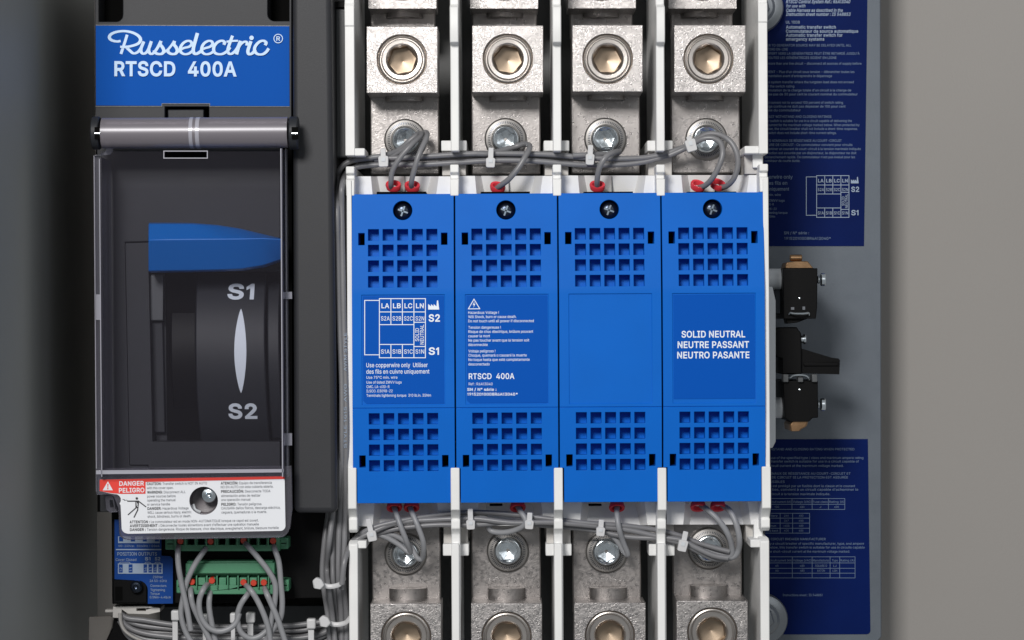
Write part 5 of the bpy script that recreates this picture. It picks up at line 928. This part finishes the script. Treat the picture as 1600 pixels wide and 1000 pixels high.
g = MB(); g.flat([(155.8, 749.5), (444.6, 743.8), (444.8, 748.4), (227.5, 753), (227.3, 771.4), (190, 771.6), (175, 770.6), (155.6, 767.2)], D); g.build('lettering', 'print_red', st, smooth=0)
g = MB(); g.flat([(160.4, 766.2), (168.6, 752), (176.4, 766)], D - .5)
g.text('DANGER', 186.4, 225, 759, 6.8, D - .5, .035, ang=A); g.text('PELIGRO', 185.8, 225.6, 769.6, 6.8, D - .5, .035, ang=A); g.build('lettering', 'paper', st, smooth=0)
g = MB(); g.flat([(167.5, 756.2), (169.5, 756.2), (168.8, 762), (169.4, 763), (169.2, 764.6), (167.8, 764.6), (167.6, 763), (168.2, 762)], D - .9); g.build('lettering', 'print_red', st, smooth=0)
# falling figure pictogram
g = MB(); g.flat(arc(213.8, 778.8, 2.0, 0, 340, 14), D); g.line([(199.6, 783), (216.4, 783)], 1.7, D); g.line([(216.4, 783), (227.6, 791.6)], 1.6, D)
g.flat([(211.4, 782.4), (217.4, 782.4), (216.2, 793.6), (211.6, 793.6)], D - .1); g.line([(213, 793), (200.4, 804)], 1.6, D); g.line([(215.4, 793), (215, 797), (209.6, 807.8)], 1.7, D)
g.line([(191.8, 780), (194.6, 780.8), (194, 781.6), (198.6, 781.4)], .7, D); g.build('pictogram', 'print_black', st, smooth=0)
g = MB(); g.line([(213, 785.6), (215, 788), (213.4, 788.8), (215.4, 791.4)], .9, D - .6); g.build('pictogram', 'paper', st, smooth=0)
gb = MB(); gr = MB()
for bt2, t2, x0, xm, x1, y in [
    ('CAUTION:', 'Transfer switch is NOT IN AUTO', 229.4, 254, 323.4, 758), ('', 'with this cover open.', 229.6, 229.6, 271, 764.4), ('WARNING:', 'Disconnect ALL', 229.8, 256, 290, 771.2),
    ('', 'power sources before', 230, 230, 274.4, 777.4), ('', 'operating the manual', 230, 230, 274.4, 783.6), ('', 'or service handle', 230, 230, 265.6, 790),
    ('DANGER:', 'Hazardous Voltage', 230.4, 254, 294.6, 796.6), ('', 'WILL cause serious injury, electric', 230.4, 230.4, 299, 802.8), ('', 'shock, blindness, burns or death.', 230.6, 230.6, 298.6, 809),
    ('ATENCIÓN:', 'Equipo de transferencia', 345, 374, 424.6, 757), ('', 'NO EN AUTO con esta cubierta abierta.', 345, 345, 427, 763), ('PRECAUCIÓN:', 'Desconecte TODA', 345.4, 383, 422.6, 770),
    ('', 'alimentación antes de realizar', 345.6, 345.6, 407, 776.6), ('', 'una operación manual', 345.6, 345.6, 391.4, 782.8), ('PELIGRO:', 'Tensión peligrosa.', 345.8, 371, 409.4, 790),
    ('', 'CAUSARA daños físicos, descarga eléctrica,', 345.8, 345.8, 438, 796), ('', 'ceguera, quemaduras o la muerte.', 346, 346, 417, 802.4),
    ('ATTENTION :', 'Le commutateur est en mode NON-AUTOMATIQUE lorsque ce capot est ouvert.', 202.6, 236, 404, 817.6), ('AVERTISSEMENT :', 'Déconnecter toutes alimentions avant d\'effectuer une opération manuelle', 202.8, 251, 404.4, 823.6),
    ('DANGER :', 'Tension dangereuse. Risque de blessure, choc électrique, aveuglement, brûlure, blessure mortelle', 203, 229.6, 435.4, 829.6)]:
    if bt2: gb.text(bt2, x0, xm - 2, y, 4.0, D, .03, ang=A)
    gr.text(t2, xm, x1, y - (xm - x0) * .014, 3.9, D, 0, ang=A)
gb.build('lettering', 'print_black', st, smooth=0); gr.build('lettering', 'print_grey', st, smooth=0)
# cup behind the hole and its screw
b = MB(); b.lathe(318.2, 782.4, [(23.6, -57), (23, -48), (19, -36), (.5, -33)], 40, axis_d0=-57); b.build('screw_cup', 'cup', cc, smooth=50)
b = MB(); b.lathe(326.5, 773.6, [(12, -30), (12, -54), (10.6, -57.5), (4.6, -58.6), (3.8, -56), (.4, -54)], 32, axis_d0=-56); b.build('cover_screw', 'zinc', cc, smooth=35)
b = MB(); b.tube([P(302, 788, -48), P(305, 796, -50), P(313, 800, -48)], 2.2, 8); b.build('clip', 'nub', cc)

# ================================================================ GREEN TERMINAL CONNECTORS
def connector(label, x0, x1, yt, yc0, yc1, yb, ears, xc, holes_skip, d0=14):
    t = thing('terminal_connector', label, 'connector', P((x0 + x1) / 2, yb, 40), 'green screw terminal connectors')
    cells = [[(x - 5.6, yc0), (x + 5.6, yc0), (x + 5.6, yc1), (x - 5.6, yc1)] for x in xc]
    b = MB(); b.prism([(x0, yt), (x1, yt), (x1, yb), (x0, yb)], d0, 60, holes=cells); b.build('body', 'green', t, bevel=1.0)
    b = MB(); b.box(x0 + 2, yc0 - 1, x1 - 2, yc1 + 1, 38, 56); b.build('socket_floor', 'void', t)
    for xa, xb_, ya, yb2 in ears:
        b = MB(); b.box(xa, ya, xb_, yb2, d0 + 6, 60); b.build('ear', 'green', t, bevel=2)
        cx, cy = (xa + xb_) / 2, (ya + yb2) / 2; r = min(xb_ - xa, yb2 - ya) * .36
        b = MB(); b.lathe(cx, cy, [(r + 1.2, d0 + 6), (r + 1, d0 + 4.6), (r, d0 + 4.4), (r * .95, d0 + 6.6), (r * .2, d0 + 6.6)], 20, axis_d0=d0 + 5); e = b.build('screw', 'green', t)
        b = MB(); b.box(cx - r * .8, cy - .7, cx + r * .8, cy + .7, d0 + 5.4, d0 + 7); b.build('cross_slot', 'void', e)
    return t
xcu = [281.3, 298, 314.3, 328.6, 346.5, 363, 379.8, 395.4, 410.8, 425.8]
u_ = connector('upper green terminal block just below the danger sticker', 272.5, 437, 836, 841, 851.6, 861, [(258, 274, 841, 859), (436, 450.5, 840, 858)], xcu, ())
xcl = [299, 315.2, 331, 347.8, 363.8, 379.8, 395.6, 411.6, 426]
l_ = connector('lower green terminal block with a tall pale front ledge', 290, 429.5, 896, 902.6, 914.6, 928.6, [(275.5, 290, 906, 927), (437, 451.5, 905.6, 924)], xcl, ())
b = MB(); b.box(290, 880, 429, 899.5, 26, 60); b.build('ledge', 'green', l_, bevel=1)
b = MB(); b.box(292, 876.5, 426, 880.5, 34, 60); b.build('rear_rib', 'green', l_, bevel=1)
for x in xcl[:-1]:
    b = MB(); b.box(x + 7, 899.5, x + 9, 920, 8, 14); b.build('rib', 'green', l_, bevel=.6)
for x in xcu[:-1]:
    b = MB(); b.box(x + 7, 840, x + 9, 853, 8, 14); b.build('rib', 'green', u_, bevel=.6)

# ================================================================ MICRO SWITCHES AND ARM (right)
def micro(label, y0, y1, up):
    t = thing('micro_switch', label, 'switch', P(1250, y1, 180), 'small black switches on the right side')
    s_ = 1 if up else -1
    b = MB()
    if up: b.prism([(1223.5, y0), (1277.5, y0), (1277, y1 - 18), (1275, y1), (1224, y1)], 120, 240)
    else: b.prism([(1224, y0), (1278, y0), (1278.5, y1 - 3), (1270, y1 - 3), (1264, y1 + 3), (1234, y1 + 3), (1226, y1 - 3)], 120, 240)
    b.build('body', 'black', t, bevel=1.4)
    yt = y0 if up else y1 + 6
    b = MB(); pr = [(1226, yt - s_ * 0), (1229, yt - s_ * 9), (1242, yt - s_ * 11), (1262, yt - s_ * 11), (1271, yt)] if up else [(1240, yt - 8), (1264, yt - 8), (1261, yt + 4), (1252, yt + 9), (1250, yt + 12), (1235, yt + 12), (1234, yt + 2)]
    b.prism(pr, 150 if up else 124, 210); b.build('terminal', 'brass', t, bevel=2.2)
    yk = yt - 16 if up else yt - 1
    b = MB(); b.barx(1234, 1253, yk, 160, 5.5, 20) if up else b.barx(1246, 1262, yk - 3, 146, 4.5, 20); b.build('knob', 'brass', t, bevel=1.5)
    ys = y0 + 18 if up else y1 - 24
    b = MB(); k = P(1278, ys, 170); 
    for xx, rr, w_ in ((1277, 6.5, 4), (1282, 10.5, 7.5)): b.barx(xx, xx + w_, ys, 150, rr, 28)
    b.build('side_screw', 'zinc', t, bevel=1.5, smooth=40)
    yl = y1 - 9 if up else y0 - 5
    b = MB(); b.tube([P(1233, yl + 2 * s_, 116), P(1235, yl - 2 * s_ * 0, 112), P(1240, yl - 3 * (1 if not up else -.3), 108), P(1249, yl - 4 * (1 if not up else -.3), 106), P(1258, yl - 3 * (1 if not up else -.3), 108), P(1263, yl, 112), P(1264, yl + 3, 116)], 1.7, 8); b.build('wire_clip', 'zinc', t)
    if not up:
        for xx in (1224, 1247, 1269):
            b = MB(); b.box(xx, y0 - 10, xx + 8, y0 + 2, 112, 140); b.build('prong', 'grey_side', t, bevel=1)
    else:
        b = MB(); b.prism([(1228, y1), (1262, y1), (1246, y1 + 6), (1230, y1 + 8)], 130, 170); b.build('roller_arm', 'black', t, bevel=1)
        b = MB(); b.box(1236, y1 - 18, 1241, y1 - 14, 118, 122); b.box(1254, y1 - 19, 1258, y1 - 14, 118, 122); b.build('mark', 'print_grey', t)
    b = MB(); b.lathe(1249.5, (y0 + 47 if up else y0 + 14), [(1.9, 121), (1.6, 118), (.2, 117.4)], 12, axis_d0=118); b.build('rivet', 'zinc', t)
    return t
micro('black micro switch with a brass terminal on top, upper of two', 419, 498, True)
micro('black micro switch with a brass terminal underneath, lower of the two on the right', 595, 656, False)
for y in (436, 637):
    o = MB(); o.barx(1196, 1222.5, y, 160, 17, 32)
    tag(o.build('standoff', 'nub', None, bevel=2.5, smooth=40), 'milky round standoff between the housing and the %s black switch' % ('upper' if y < 500 else 'lower'), 'standoff', 'round standoffs')
o = MB(); o.box(1211, 452, 1224, 490, 170, 260); tag(o.build('bracket', 'panel', None, bevel=1), 'small steel bracket behind the upper black switch', 'bracket')
arm = thing('actuator_arm', 'black lever arm pointing right between the two micro switches', 'lever', P(1230, 585, 200))
b = MB(); b.prism([(1208, 512), (1246, 511), (1248, 516), (1252, 520), (1253, 543), (1253, 585), (1222, 585), (1222, 560), (1208, 556)], 140, 250); b.build('hub', 'black', arm, bevel=2)
b = MB(); b.prism([(1252, 544), (1254, 545), (1300, 559), (1310, 560), (1312.5, 563), (1311.5, 585), (1256, 583.5), (1252, 583)], 146, 200); b.build('arm', 'black', arm, bevel=2)
b = MB(); b.box(1256, 566, 1310, 572, 143, 147); b.build('rib', 'black', arm, bevel=1)
b = MB(); b.barx(1251, 1256, 530, 146, 6, 20); b.barx(1255, 1259, 530, 146, 8, 20); b.build('screw', 'zinc', arm, bevel=1)

# ================================================================ WIRES
def wire(label, pts, d, r=4.7, m='wire', group=None, ferrule=None, fm='red'):
    q = []
    for i, p in enumerate(pts):
        dd = p[2] if len(p) > 2 else (d[0] + (d[1] - d[0]) * i / (len(pts) - 1) if isinstance(d, tuple) else d)
        if 512 < p[0] < 550 and 285 < p[1] < 800: dd = dd - 62      # the risers stand well forward, in the gap beside the column
        elif 512 < p[0] < 550 and 800 <= p[1] < 930: dd = dd - 34
        q.append(P(p[0], p[1], dd))
    b = MB(); b.tube(q, r * 0.92, 12, 8); o = b.build('wire', m, None, smooth=60); tag(o, label, 'wire', group)
    for fx, fy, fd, ax in (ferrule or []):
        fy -= 3 if fy < 500 else -1
        c = P(fx, fy, fd); f_ = MB()
        dv = Vector(ax).normalized()
        a = dv.cross(Vector((0.1, .2, 1))).normalized(); bb = dv.cross(a)
        vs = []; fs = []; n = 20
        for rr, h in ((10.8, -10), (12.2, -3), (11.4, 0), (8, -0.6), (6, -8)):
            for j in range(n):
                t = 2 * PI * j / n; p_ = Vector(c) + a * rr * math.cos(t) * 1.05 + bb * rr * .82 * math.sin(t) + dv * h; vs.append(tuple(p_))
        for k in range(4):
            for j in range(n): fs.append((k * n + j, k * n + (j + 1) % n, (k + 1) * n + (j + 1) % n, (k + 1) * n + j))
        f_.add(vs, fs); f_.build('ferrule', fm, o, smooth=50)
    return o
UPF = (0, -1, -.95); DNF = (0, 1, -.95)
GT = 'grey wires looping into the top red ferrules'
wire('left grey wire of the pair looping into the red ferrule at the left module top', [(611.5, 296, 62), (611, 285, 46), (613, 268, 40), (624, 248, 36), (643, 226, 38), (658, 212, 60), (655, 208.5, 80), (640, 220, 84), (622, 235, 76), (600, 243, 62), (580, 246, 60)], 0, 4.7, 'wire', GT, [(614.5, 290, 58, UPF)])
wire('right grey wire of the pair looping into the red ferrule at the left module top', [(643.5, 296, 62), (643, 284, 44), (648, 262, 36), (656, 238, 36), (666, 216, 50), (666, 207, 72), (655, 212, 88), (632, 232, 80), (605, 247, 66), (585, 249, 66)], 0, 4.7, 'wire', GT, [(644, 291, 58, UPF)])
wire('grey wire curving from the second module top ferrule to the cable tie', [(774, 296, 62), (782, 290, 48), (795, 280, 36), (810, 262, 32), (822, 242, 36), (828, 229, 56), (820, 225, 76), (805, 229, 82), (785, 235, 74), (765, 240, 64), (745, 240, 62)], 0, 4.9, 'wire', GT, [(778, 292.5, 58, (.15, -1, -.95))])
wire('grey wire curving from the third module top ferrule to the cable tie', [(933.5, 295, 62), (933, 283, 46), (936, 264, 36), (946, 246, 34), (958, 238.5, 46), (968, 236.5, 70), (960, 240, 84), (940, 241, 74), (918, 242, 62), (895, 243, 60)], 0, 4.9, 'wire', GT, [(933.5, 290.5, 58, UPF)])
wire('inner grey wire looping over the upper right bolt into a red ferrule', [(1093, 293, 62), (1103, 289, 48), (1114, 277, 34), (1124, 258, 28), (1129, 240, 28), (1126, 224, 34), (1114, 216, 40), (1098, 217, 44), (1084, 224, 50), (1068, 233, 58), (1045, 243, 60)], 0, 4.9, 'wire', GT, [(1091.5, 290, 58, (.25, -1, -.95))])
wire('outer grey wire looping over the upper right bolt into a red ferrule', [(1126, 293, 62), (1136, 290, 48), (1147, 278, 36), (1153, 256, 32), (1150, 236, 32), (1140, 220, 36), (1124, 210.5, 44), (1106, 209.5, 50), (1088, 218, 56), (1070, 229, 62), (1045, 239, 62)], 0, 4.9, 'wire', GT, [(1122.5, 288, 58, (.25, -1, -.95))])
GH = 'grey wires of the upper harness'
wire('upper grey wire of the harness crossing above the blue modules', [(534, 1010), (533, 960), (529, 905), (529, 850), (531, 800), (534, 700), (534, 600), (530, 500), (527.5, 400), (526.5, 320), (527, 285), (531, 265), (545, 253), (575, 247.5), (620, 247), (680, 243.5), (740, 240), (800, 240), (860, 241.5), (910, 246), (960, 248), (1010, 246), (1046, 238), (1062, 232)], 66, 4.9, 'wire', GH)
wire('lower grey wire of the harness crossing above the blue modules', [(541, 1010), (541, 960), (536.5, 905), (538, 850), (539, 800), (541, 700), (540, 600), (537, 500), (535, 400), (533.5, 325), (534.5, 290), (541, 272), (558, 261), (600, 257), (660, 257), (720, 253.5), (780, 250.5), (840, 252), (900, 257), (950, 258), (1000, 254), (1040, 244), (1066, 234)], 68, 4.9, 'wire', GH)
wire('short grey wire behind the upper harness ending at the third cable tie', [(560, 256), (620, 251), (700, 246), (780, 244), (860, 246), (930, 250)], 78, 4.6, 'wire', GH)
wire('grey wire rising from the vertical bundle under the upper left terminal', [(546, 1010), (546, 960), (543, 905), (543, 840), (544, 780), (545, 700), (543, 600), (541, 500), (539, 420), (538, 350), (537, 300), (541, 281), (556, 268)], 90, 4.2, 'wire', GH)
wv = [o for o in col.objects if o.get('label', '').startswith('lower grey wire of the harness')][0]
g = MB()
for t, y0, y1 in (('STYLE 1015  AWG', 600, 700), ('AWM STYLE', 520, 580)): g.text(t, 541.6, 541.6 + (y1 - y0), y1, 4.2, -1.5, 0, ang=-PI / 2)
g.build('lettering', 'print_dim', wv, smooth=0)
GV = 'grey wires in the vertical bundle beside the control unit'
VB = '%s grey wire of the vertical bundle in the gap under the dark side column'
wire(VB % 'leftmost', [(516, 1010), (512, 960), (506, 920), (503.5, 890), (507, 845), (512, 805), (514, 770)], 60, 4.7, 'wire', GV)
wire(VB % 'second', [(524, 1010), (519, 960), (513.5, 920), (511, 890), (514, 850), (519.5, 805), (521, 770)], 54, 4.7, 'wire', GV)
wire(VB % 'third', [(530, 1010), (526, 960), (521, 915), (520, 880), (521, 840), (526, 800), (530, 750), (533, 650), (534, 560), (531, 480), (529, 420)], 72, 4.5, 'wire', GV)
GB = 'grey wires of the lower harness'
for i, (o1, dd) in enumerate(((-3, 52), (5, 46), (11, 54))):
    base = [(534, 905 + i * 8), (539, 874), (552, 846 + o1 * .3), (578, 829 + o1 * .8), (620, 815 + o1), (680, 808 + o1), (740, 806 + o1), (800, 808 + o1), (860, 812 + o1), (920, 818 + o1 * .9), (980, 826 + o1 * .8), (1030, 833 + o1 * .8), (1064, 840 + o1 * .8)]
    base += [(1090, 848), (1120, 857), (1140, 862)] if i == 0 else [(1088, 852 + i * 4), (1115, 863 + i * 5), (1138, 870 + i * 2)]
    q = [(x, y + (2.6 * math.sin(x * .023 + i * 2.1) + 1.4 * math.sin(x * .051 + i * 4.2) if 590 < x < 1060 else 0), dd + 5 * math.sin(x * .019 + i * 1.7)) for x, y in base]
    wire(['top', 'middle', 'bottom'][i] + ' grey wire of the harness crossing below the blue modules', q, 0, 4.5 + .3 * (i % 2), 'wire', GB)
GL = 'pale wires hanging from the bottom ferrules'
wire('left pale wire of the pair hanging from the left module over the lower bolt', [(615, 790, 64), (619, 802, 48), (626, 822, 40), (635, 845, 44), (641, 862, 60), (636, 861, 61), (622, 850, 63), (600, 838, 62), (578, 833, 62)], 0, 4.7, 'wire_l', GL, [(616, 794, 56, DNF)])
wire('right pale wire of the pair hanging from the left module over the lower bolt', [(640, 790, 64), (644, 801, 46), (652, 820, 38), (660, 842, 40), (662, 858, 48), (660, 872, 62), (652, 872, 62), (640, 852, 64), (615, 836, 64), (585, 832, 63)], 0, 4.7, 'wire_l', GL, [(643, 794, 56, DNF)])
wire('pale wire drooping below the second module between two cable ties', [(808, 790, 64), (814, 800, 44), (821, 812, 38), (818, 821, 40), (803, 829, 48), (784, 832, 56), (767, 829, 62), (762, 817, 59), (756, 808, 62), (738, 808, 63)], 0, 4.9, 'wire_l', GL, [(809, 794, 56, DNF)])
wire('pale wire hanging from the third module beside the lower bolt', [(964, 790, 64), (964, 804, 44), (967, 825, 38), (973, 845, 50), (981, 866, 61), (975, 862, 64), (964, 845, 64), (950, 832, 64), (930, 826, 63)], 0, 4.7, 'wire_l', GL, [(964, 794, 56, DNF)])
wire('inner pale wire arching from the rightmost module bottom over the lower bolt', [(1096, 790, 64), (1106, 797, 46), (1122, 812, 38), (1136, 832, 40), (1143, 852, 52), (1142, 868, 59), (1124, 866, 63), (1100, 858, 63)], 0, 5, 'wire_l', GL, [(1091, 793, 56, DNF)])
wire('outer pale wire arching from the rightmost module bottom over the lower bolt', [(1129, 790, 64), (1141, 799, 48), (1150, 818, 40), (1155, 840, 42), (1154, 858, 54), (1146, 870, 59), (1126, 872, 63), (1100, 862, 64)], 0, 5, 'wire_l', GL, [(1122, 793, 56, DNF)])
GC_ = 'grey wires plugged into the green connectors'
OF = (0, -.6, 1)
for lab, pts, fr, dd in [
    ('first on the left, falling straight from the upper connector', [(281, 846), (278, 862), (279, 885), (284, 914), (292, 950), (298, 985)], (281, 846), -6),
    ('second of the upper connector, swinging down to the left', [(327.5, 848), (318, 862), (304, 883), (292, 909), (286, 935), (283, 961), (291, 989), (304, 1010)], (328, 846.5), 2),
    ('third of the upper connector, slanting down to the right', [(379.5, 845), (388, 854), (402, 870), (420, 893), (430, 914), (429, 942), (423, 975), (418, 1008)], (379.8, 845), -8),
    ('rightmost of the upper connector, falling straight down', [(425.6, 846), (430, 860), (436, 880), (439, 914), (441, 942), (438, 966), (425, 986), (412, 1006)], (425.8, 845.5), -2),
    ('first of the lower connector, running down to the right', [(299, 911), (298, 926), (301, 944), (310, 965), (324, 992), (333, 1012)], (299, 910), -2),
    ('bowed out left from the second ferrule of the lower connector', [(330, 908), (319, 919), (311.5, 938), (313, 960), (323, 978), (338, 986), (354, 984), (368, 974), (374, 958)], (330.4, 908), -12),
    ('falling straight from the second ferrule of the lower connector', [(331, 914), (327.6, 930), (327, 950), (331, 975), (338, 1010)], None, 4),
    ('slanting right from the middle of the lower connector', [(379.7, 911), (390, 920), (402, 938), (413, 962), (420, 985), (423, 1010)], (379.8, 910.6), -12),
    ('looped left in a wide hook below the lower connector', [(396.6, 918), (386, 930), (375, 947), (371, 966), (376, 987), (390, 997), (404, 995), (417, 985), (428, 972)], (395.6, 911.6), -4),
    ('rightmost steep wire of the lower connector', [(411.4, 913), (416, 926), (424, 944), (435, 970), (446, 1004)], (411.6, 911), -10)]:
    p3 = [(p[0], p[1], (40 if i == 0 else (dd + 6 if i == 1 else dd + i * 1.5))) for i, p in enumerate(pts)]
    o = wire('grey wire ' + lab, p3, 0, 4.9, 'wire_l', GC_)
    if fr:
        b = MB(); c = P(fr[0], fr[1], 6); b.ulathe(c[0], c[1], [(5.2, 40), (5.6, 16), (5.2, 12), (4.6, 11)], 8); b.build('ferrule', 'orange', o, smooth=50)
GQ = 'grey wires of the horizontal bundle along the bottom edge'
for i in range(7):
    y = 967 + i * 6.4; k = (i * 37 % 5) * 1.2
    wire(('uppermost', 'second from the top', 'third from the top', 'middle', 'third from the bottom', 'second from the bottom', 'lowest')[i] + ' grey wire of the bundle along the bottom edge', [(186 + k, 958 + i * 2.2), (200, 966 + i * 4.5), (225, y + 2 + k), (270, y + 9), (330, y + 12), (400, y + 12 - k), (470, y + 9 + k), (515, y - 2 - k), (528 + i * 2, y - 40)], 84 + (i % 3) * 7, 4.8, 'wire', GQ)

# ================================================================ CABLE TIES
def tie(label, x, y, w_=14, h_=15, ang=0, d=48, strap=14, group='white cable ties on the wires', tail=0):
    t = thing('cable_tie', label, 'cable tie', P(x, y, d), group)
    ca, sa = math.cos(math.radians(ang)), math.sin(math.radians(ang)); rot = lambda a, c: (x + a * ca - c * sa, y + a * sa + c * ca)
    b = MB(); b.prism([rot(-w_ / 2, -h_ / 2 + 2), rot(-w_ / 2 + 2, -h_ / 2), rot(w_ / 2 - 2, -h_ / 2), rot(w_ / 2, -h_ / 2 + 2), rot(w_ / 2 - .8, h_ / 2 - 1), rot(w_ / 2 - 3, h_ / 2), rot(-w_ / 2 + 3, h_ / 2), rot(-w_ / 2 + .6, h_ / 2 - 1)], d - 8, d + 6); hd = b.build('head', 'tie', t, bevel=1.8)
    b = MB(); b.prism([rot(-3, -h_ / 2 + 3), rot(3, -h_ / 2 + 3), rot(3, 0), rot(-3, 0)], d - 9.2, d - 8); b.build('pawl', 'nub', hd)
    b = MB(); b.prism([rot(-4, -h_ / 2 - strap), rot(4, -h_ / 2 - strap), rot(4.2, -h_ / 2 + 1), rot(-4.2, -h_ / 2 + 1)], d - 3, d + 1); b.build('strap', 'tie', t, bevel=1)
    return t
tie('white cable tie on the harness beside the upper left bolt', 599, 252, 16, 17, -2, 50, 12)
tie('white cable tie on the harness below the second upper bolt', 766.5, 254, 15, 15, 2, 50, 16)
tie('white cable tie on the harness below the third upper bolt', 922, 249, 14, 17, 2, 50, 14)
tie('white cable tie tilted on the loop at the upper right bolt', 1080, 227, 17, 19, -16, 30, 5)
tie('white cable tie on the lower harness near the left partition', 581, 838, 15, 16, -12, 36, 20)
tie('white cable tie under the second module, left of the drooping wire', 735.5, 820, 14, 15, -2, 36, 18)
tie('white cable tie under the second module, right of the drooping wire', 827, 820, 14, 14, 3, 36, 12)
tie('white cable tie on the lower harness above the third lower bolt', 938.5, 831, 14, 14, 4, 36, 12)
tie('white cable tie on the lower harness beside the lower right bolt', 1067, 853, 15, 18, 12, 36, 14)
for x, y, lab in ((497, 912.5, 'white cable tie wrapped round the vertical bundle, upper of two'), (507, 972, 'white cable tie wrapped round the vertical bundle, lower of two')):
    t = thing('cable_tie', lab, 'cable tie', P(x, y, 30), 'white cable ties round the vertical bundle')
    o_ = -34 if y < 950 else 0; b = MB()
    b.prism([(x - 9, y - 5), (x - 3, y - 10), (x + 5, y - 7), (x + 10, y + 2), (x + 4, y + 9), (x - 7, y + 7)], 18 + o_, 34 + o_); b.build('head', 'tie', t, bevel=2)
    b = MB(); b.tube([P(x + 6, y + 1, 36 + o_), P(x + 14, y + 3.5, 38 + o_), P(x + 24, y + 3.5, 38 + o_), P(x + 34, y, 44 + o_), P(x + 40, y - 8, 60 + o_), P(x + 41, y - 12, 80 + o_)], 1, 8, 8, sq=(3.8, 1.8)); b.build('strap', 'tie', t, smooth=50)
for x, y0, y1, w_, lab in ((273.5, 954, 1012, 13, 'large white cable tie at the left of the bottom bundle'), (319.5, 960, 1012, 9, 'white cable tie half hidden behind the left hanging wires'), (364, 958, 1012, 10, 'white cable tie between the hooked wire and the bowed wire'),
                           (391, 957.5, 1000, 14, 'white cable tie framed inside the wide wire hook'), (486, 967, 1012, 14, 'dull cable tie at the right of the bottom bundle')):
    t = thing('cable_tie', lab, 'cable tie', P(x, y1, 60), 'white cable ties on the bottom bundle')
    b = MB(); b.box(x - w_ / 2, y0, x + w_ / 2, y0 + 16, 44, 60); b.build('head', 'tie', t, bevel=2.5, seg=3)
    b = MB(); b.box(x - w_ * .33, y0 + 15, x + w_ * .33, y1, 50, 55); b.build('strap', 'tie', t, bevel=1)

# ================================================================ BOTTOM LEFT BRACKET
br = thing('cable_bracket', 'white plastic cable bracket with a curved arm at the bottom left corner', 'bracket', P(190, 960, 90))
b = MB(); b.prism([(176.5, 948), (228, 947), (250, 950), (250, 956), (232, 960), (200, 959), (190, 952), (189.5, 966), (176, 965)], 80, 130, holes=[[(213, 950.5), (228, 950.5), (228, 955), (213, 955)]]); b.build('bar', 'ivory', br, bevel=1.2)
b = MB(); b.box(164, 952.5, 178, 957, 92, 110); b.build('pin', 'ivory', br, bevel=1)
b = MB(); b.tube([P(188, 958, 74), P(189, 972, 72), P(194, 984, 72), P(204, 993, 72), P(218, 1000, 72), P(235, 1006, 72)], 2, 8, 8, sq=(2.6, 7)); b.build('arm', 'ivory', br, smooth=50)
o = MB(); o.prism([(139, 964), (172, 962.5), (178, 966), (175, 980), (163, 1010), (138, 1010)], 150, 160); tag(o.build('plate', 'dull', None, bevel=1), 'off-white plate in the bottom left corner beside the cable bracket', 'plate')
o = MB(); o.prism([(178, 966), (187, 966), (190, 980), (200, 992), (225, 1003), (225, 1030), (160, 1030), (166, 1000), (176, 980)], 96, 110); tag(o.build('black_sleeve', 'black', None, bevel=2), 'black sleeve inside the curved white cable bracket', 'sleeve')
o = MB(); o.box(250, 946, 545, 1080, 180, 300); tag(o.build('trunking', 'grey_side', None, bevel=2), 'dark grey trunking behind the bottom wire bundle', 'trunking')
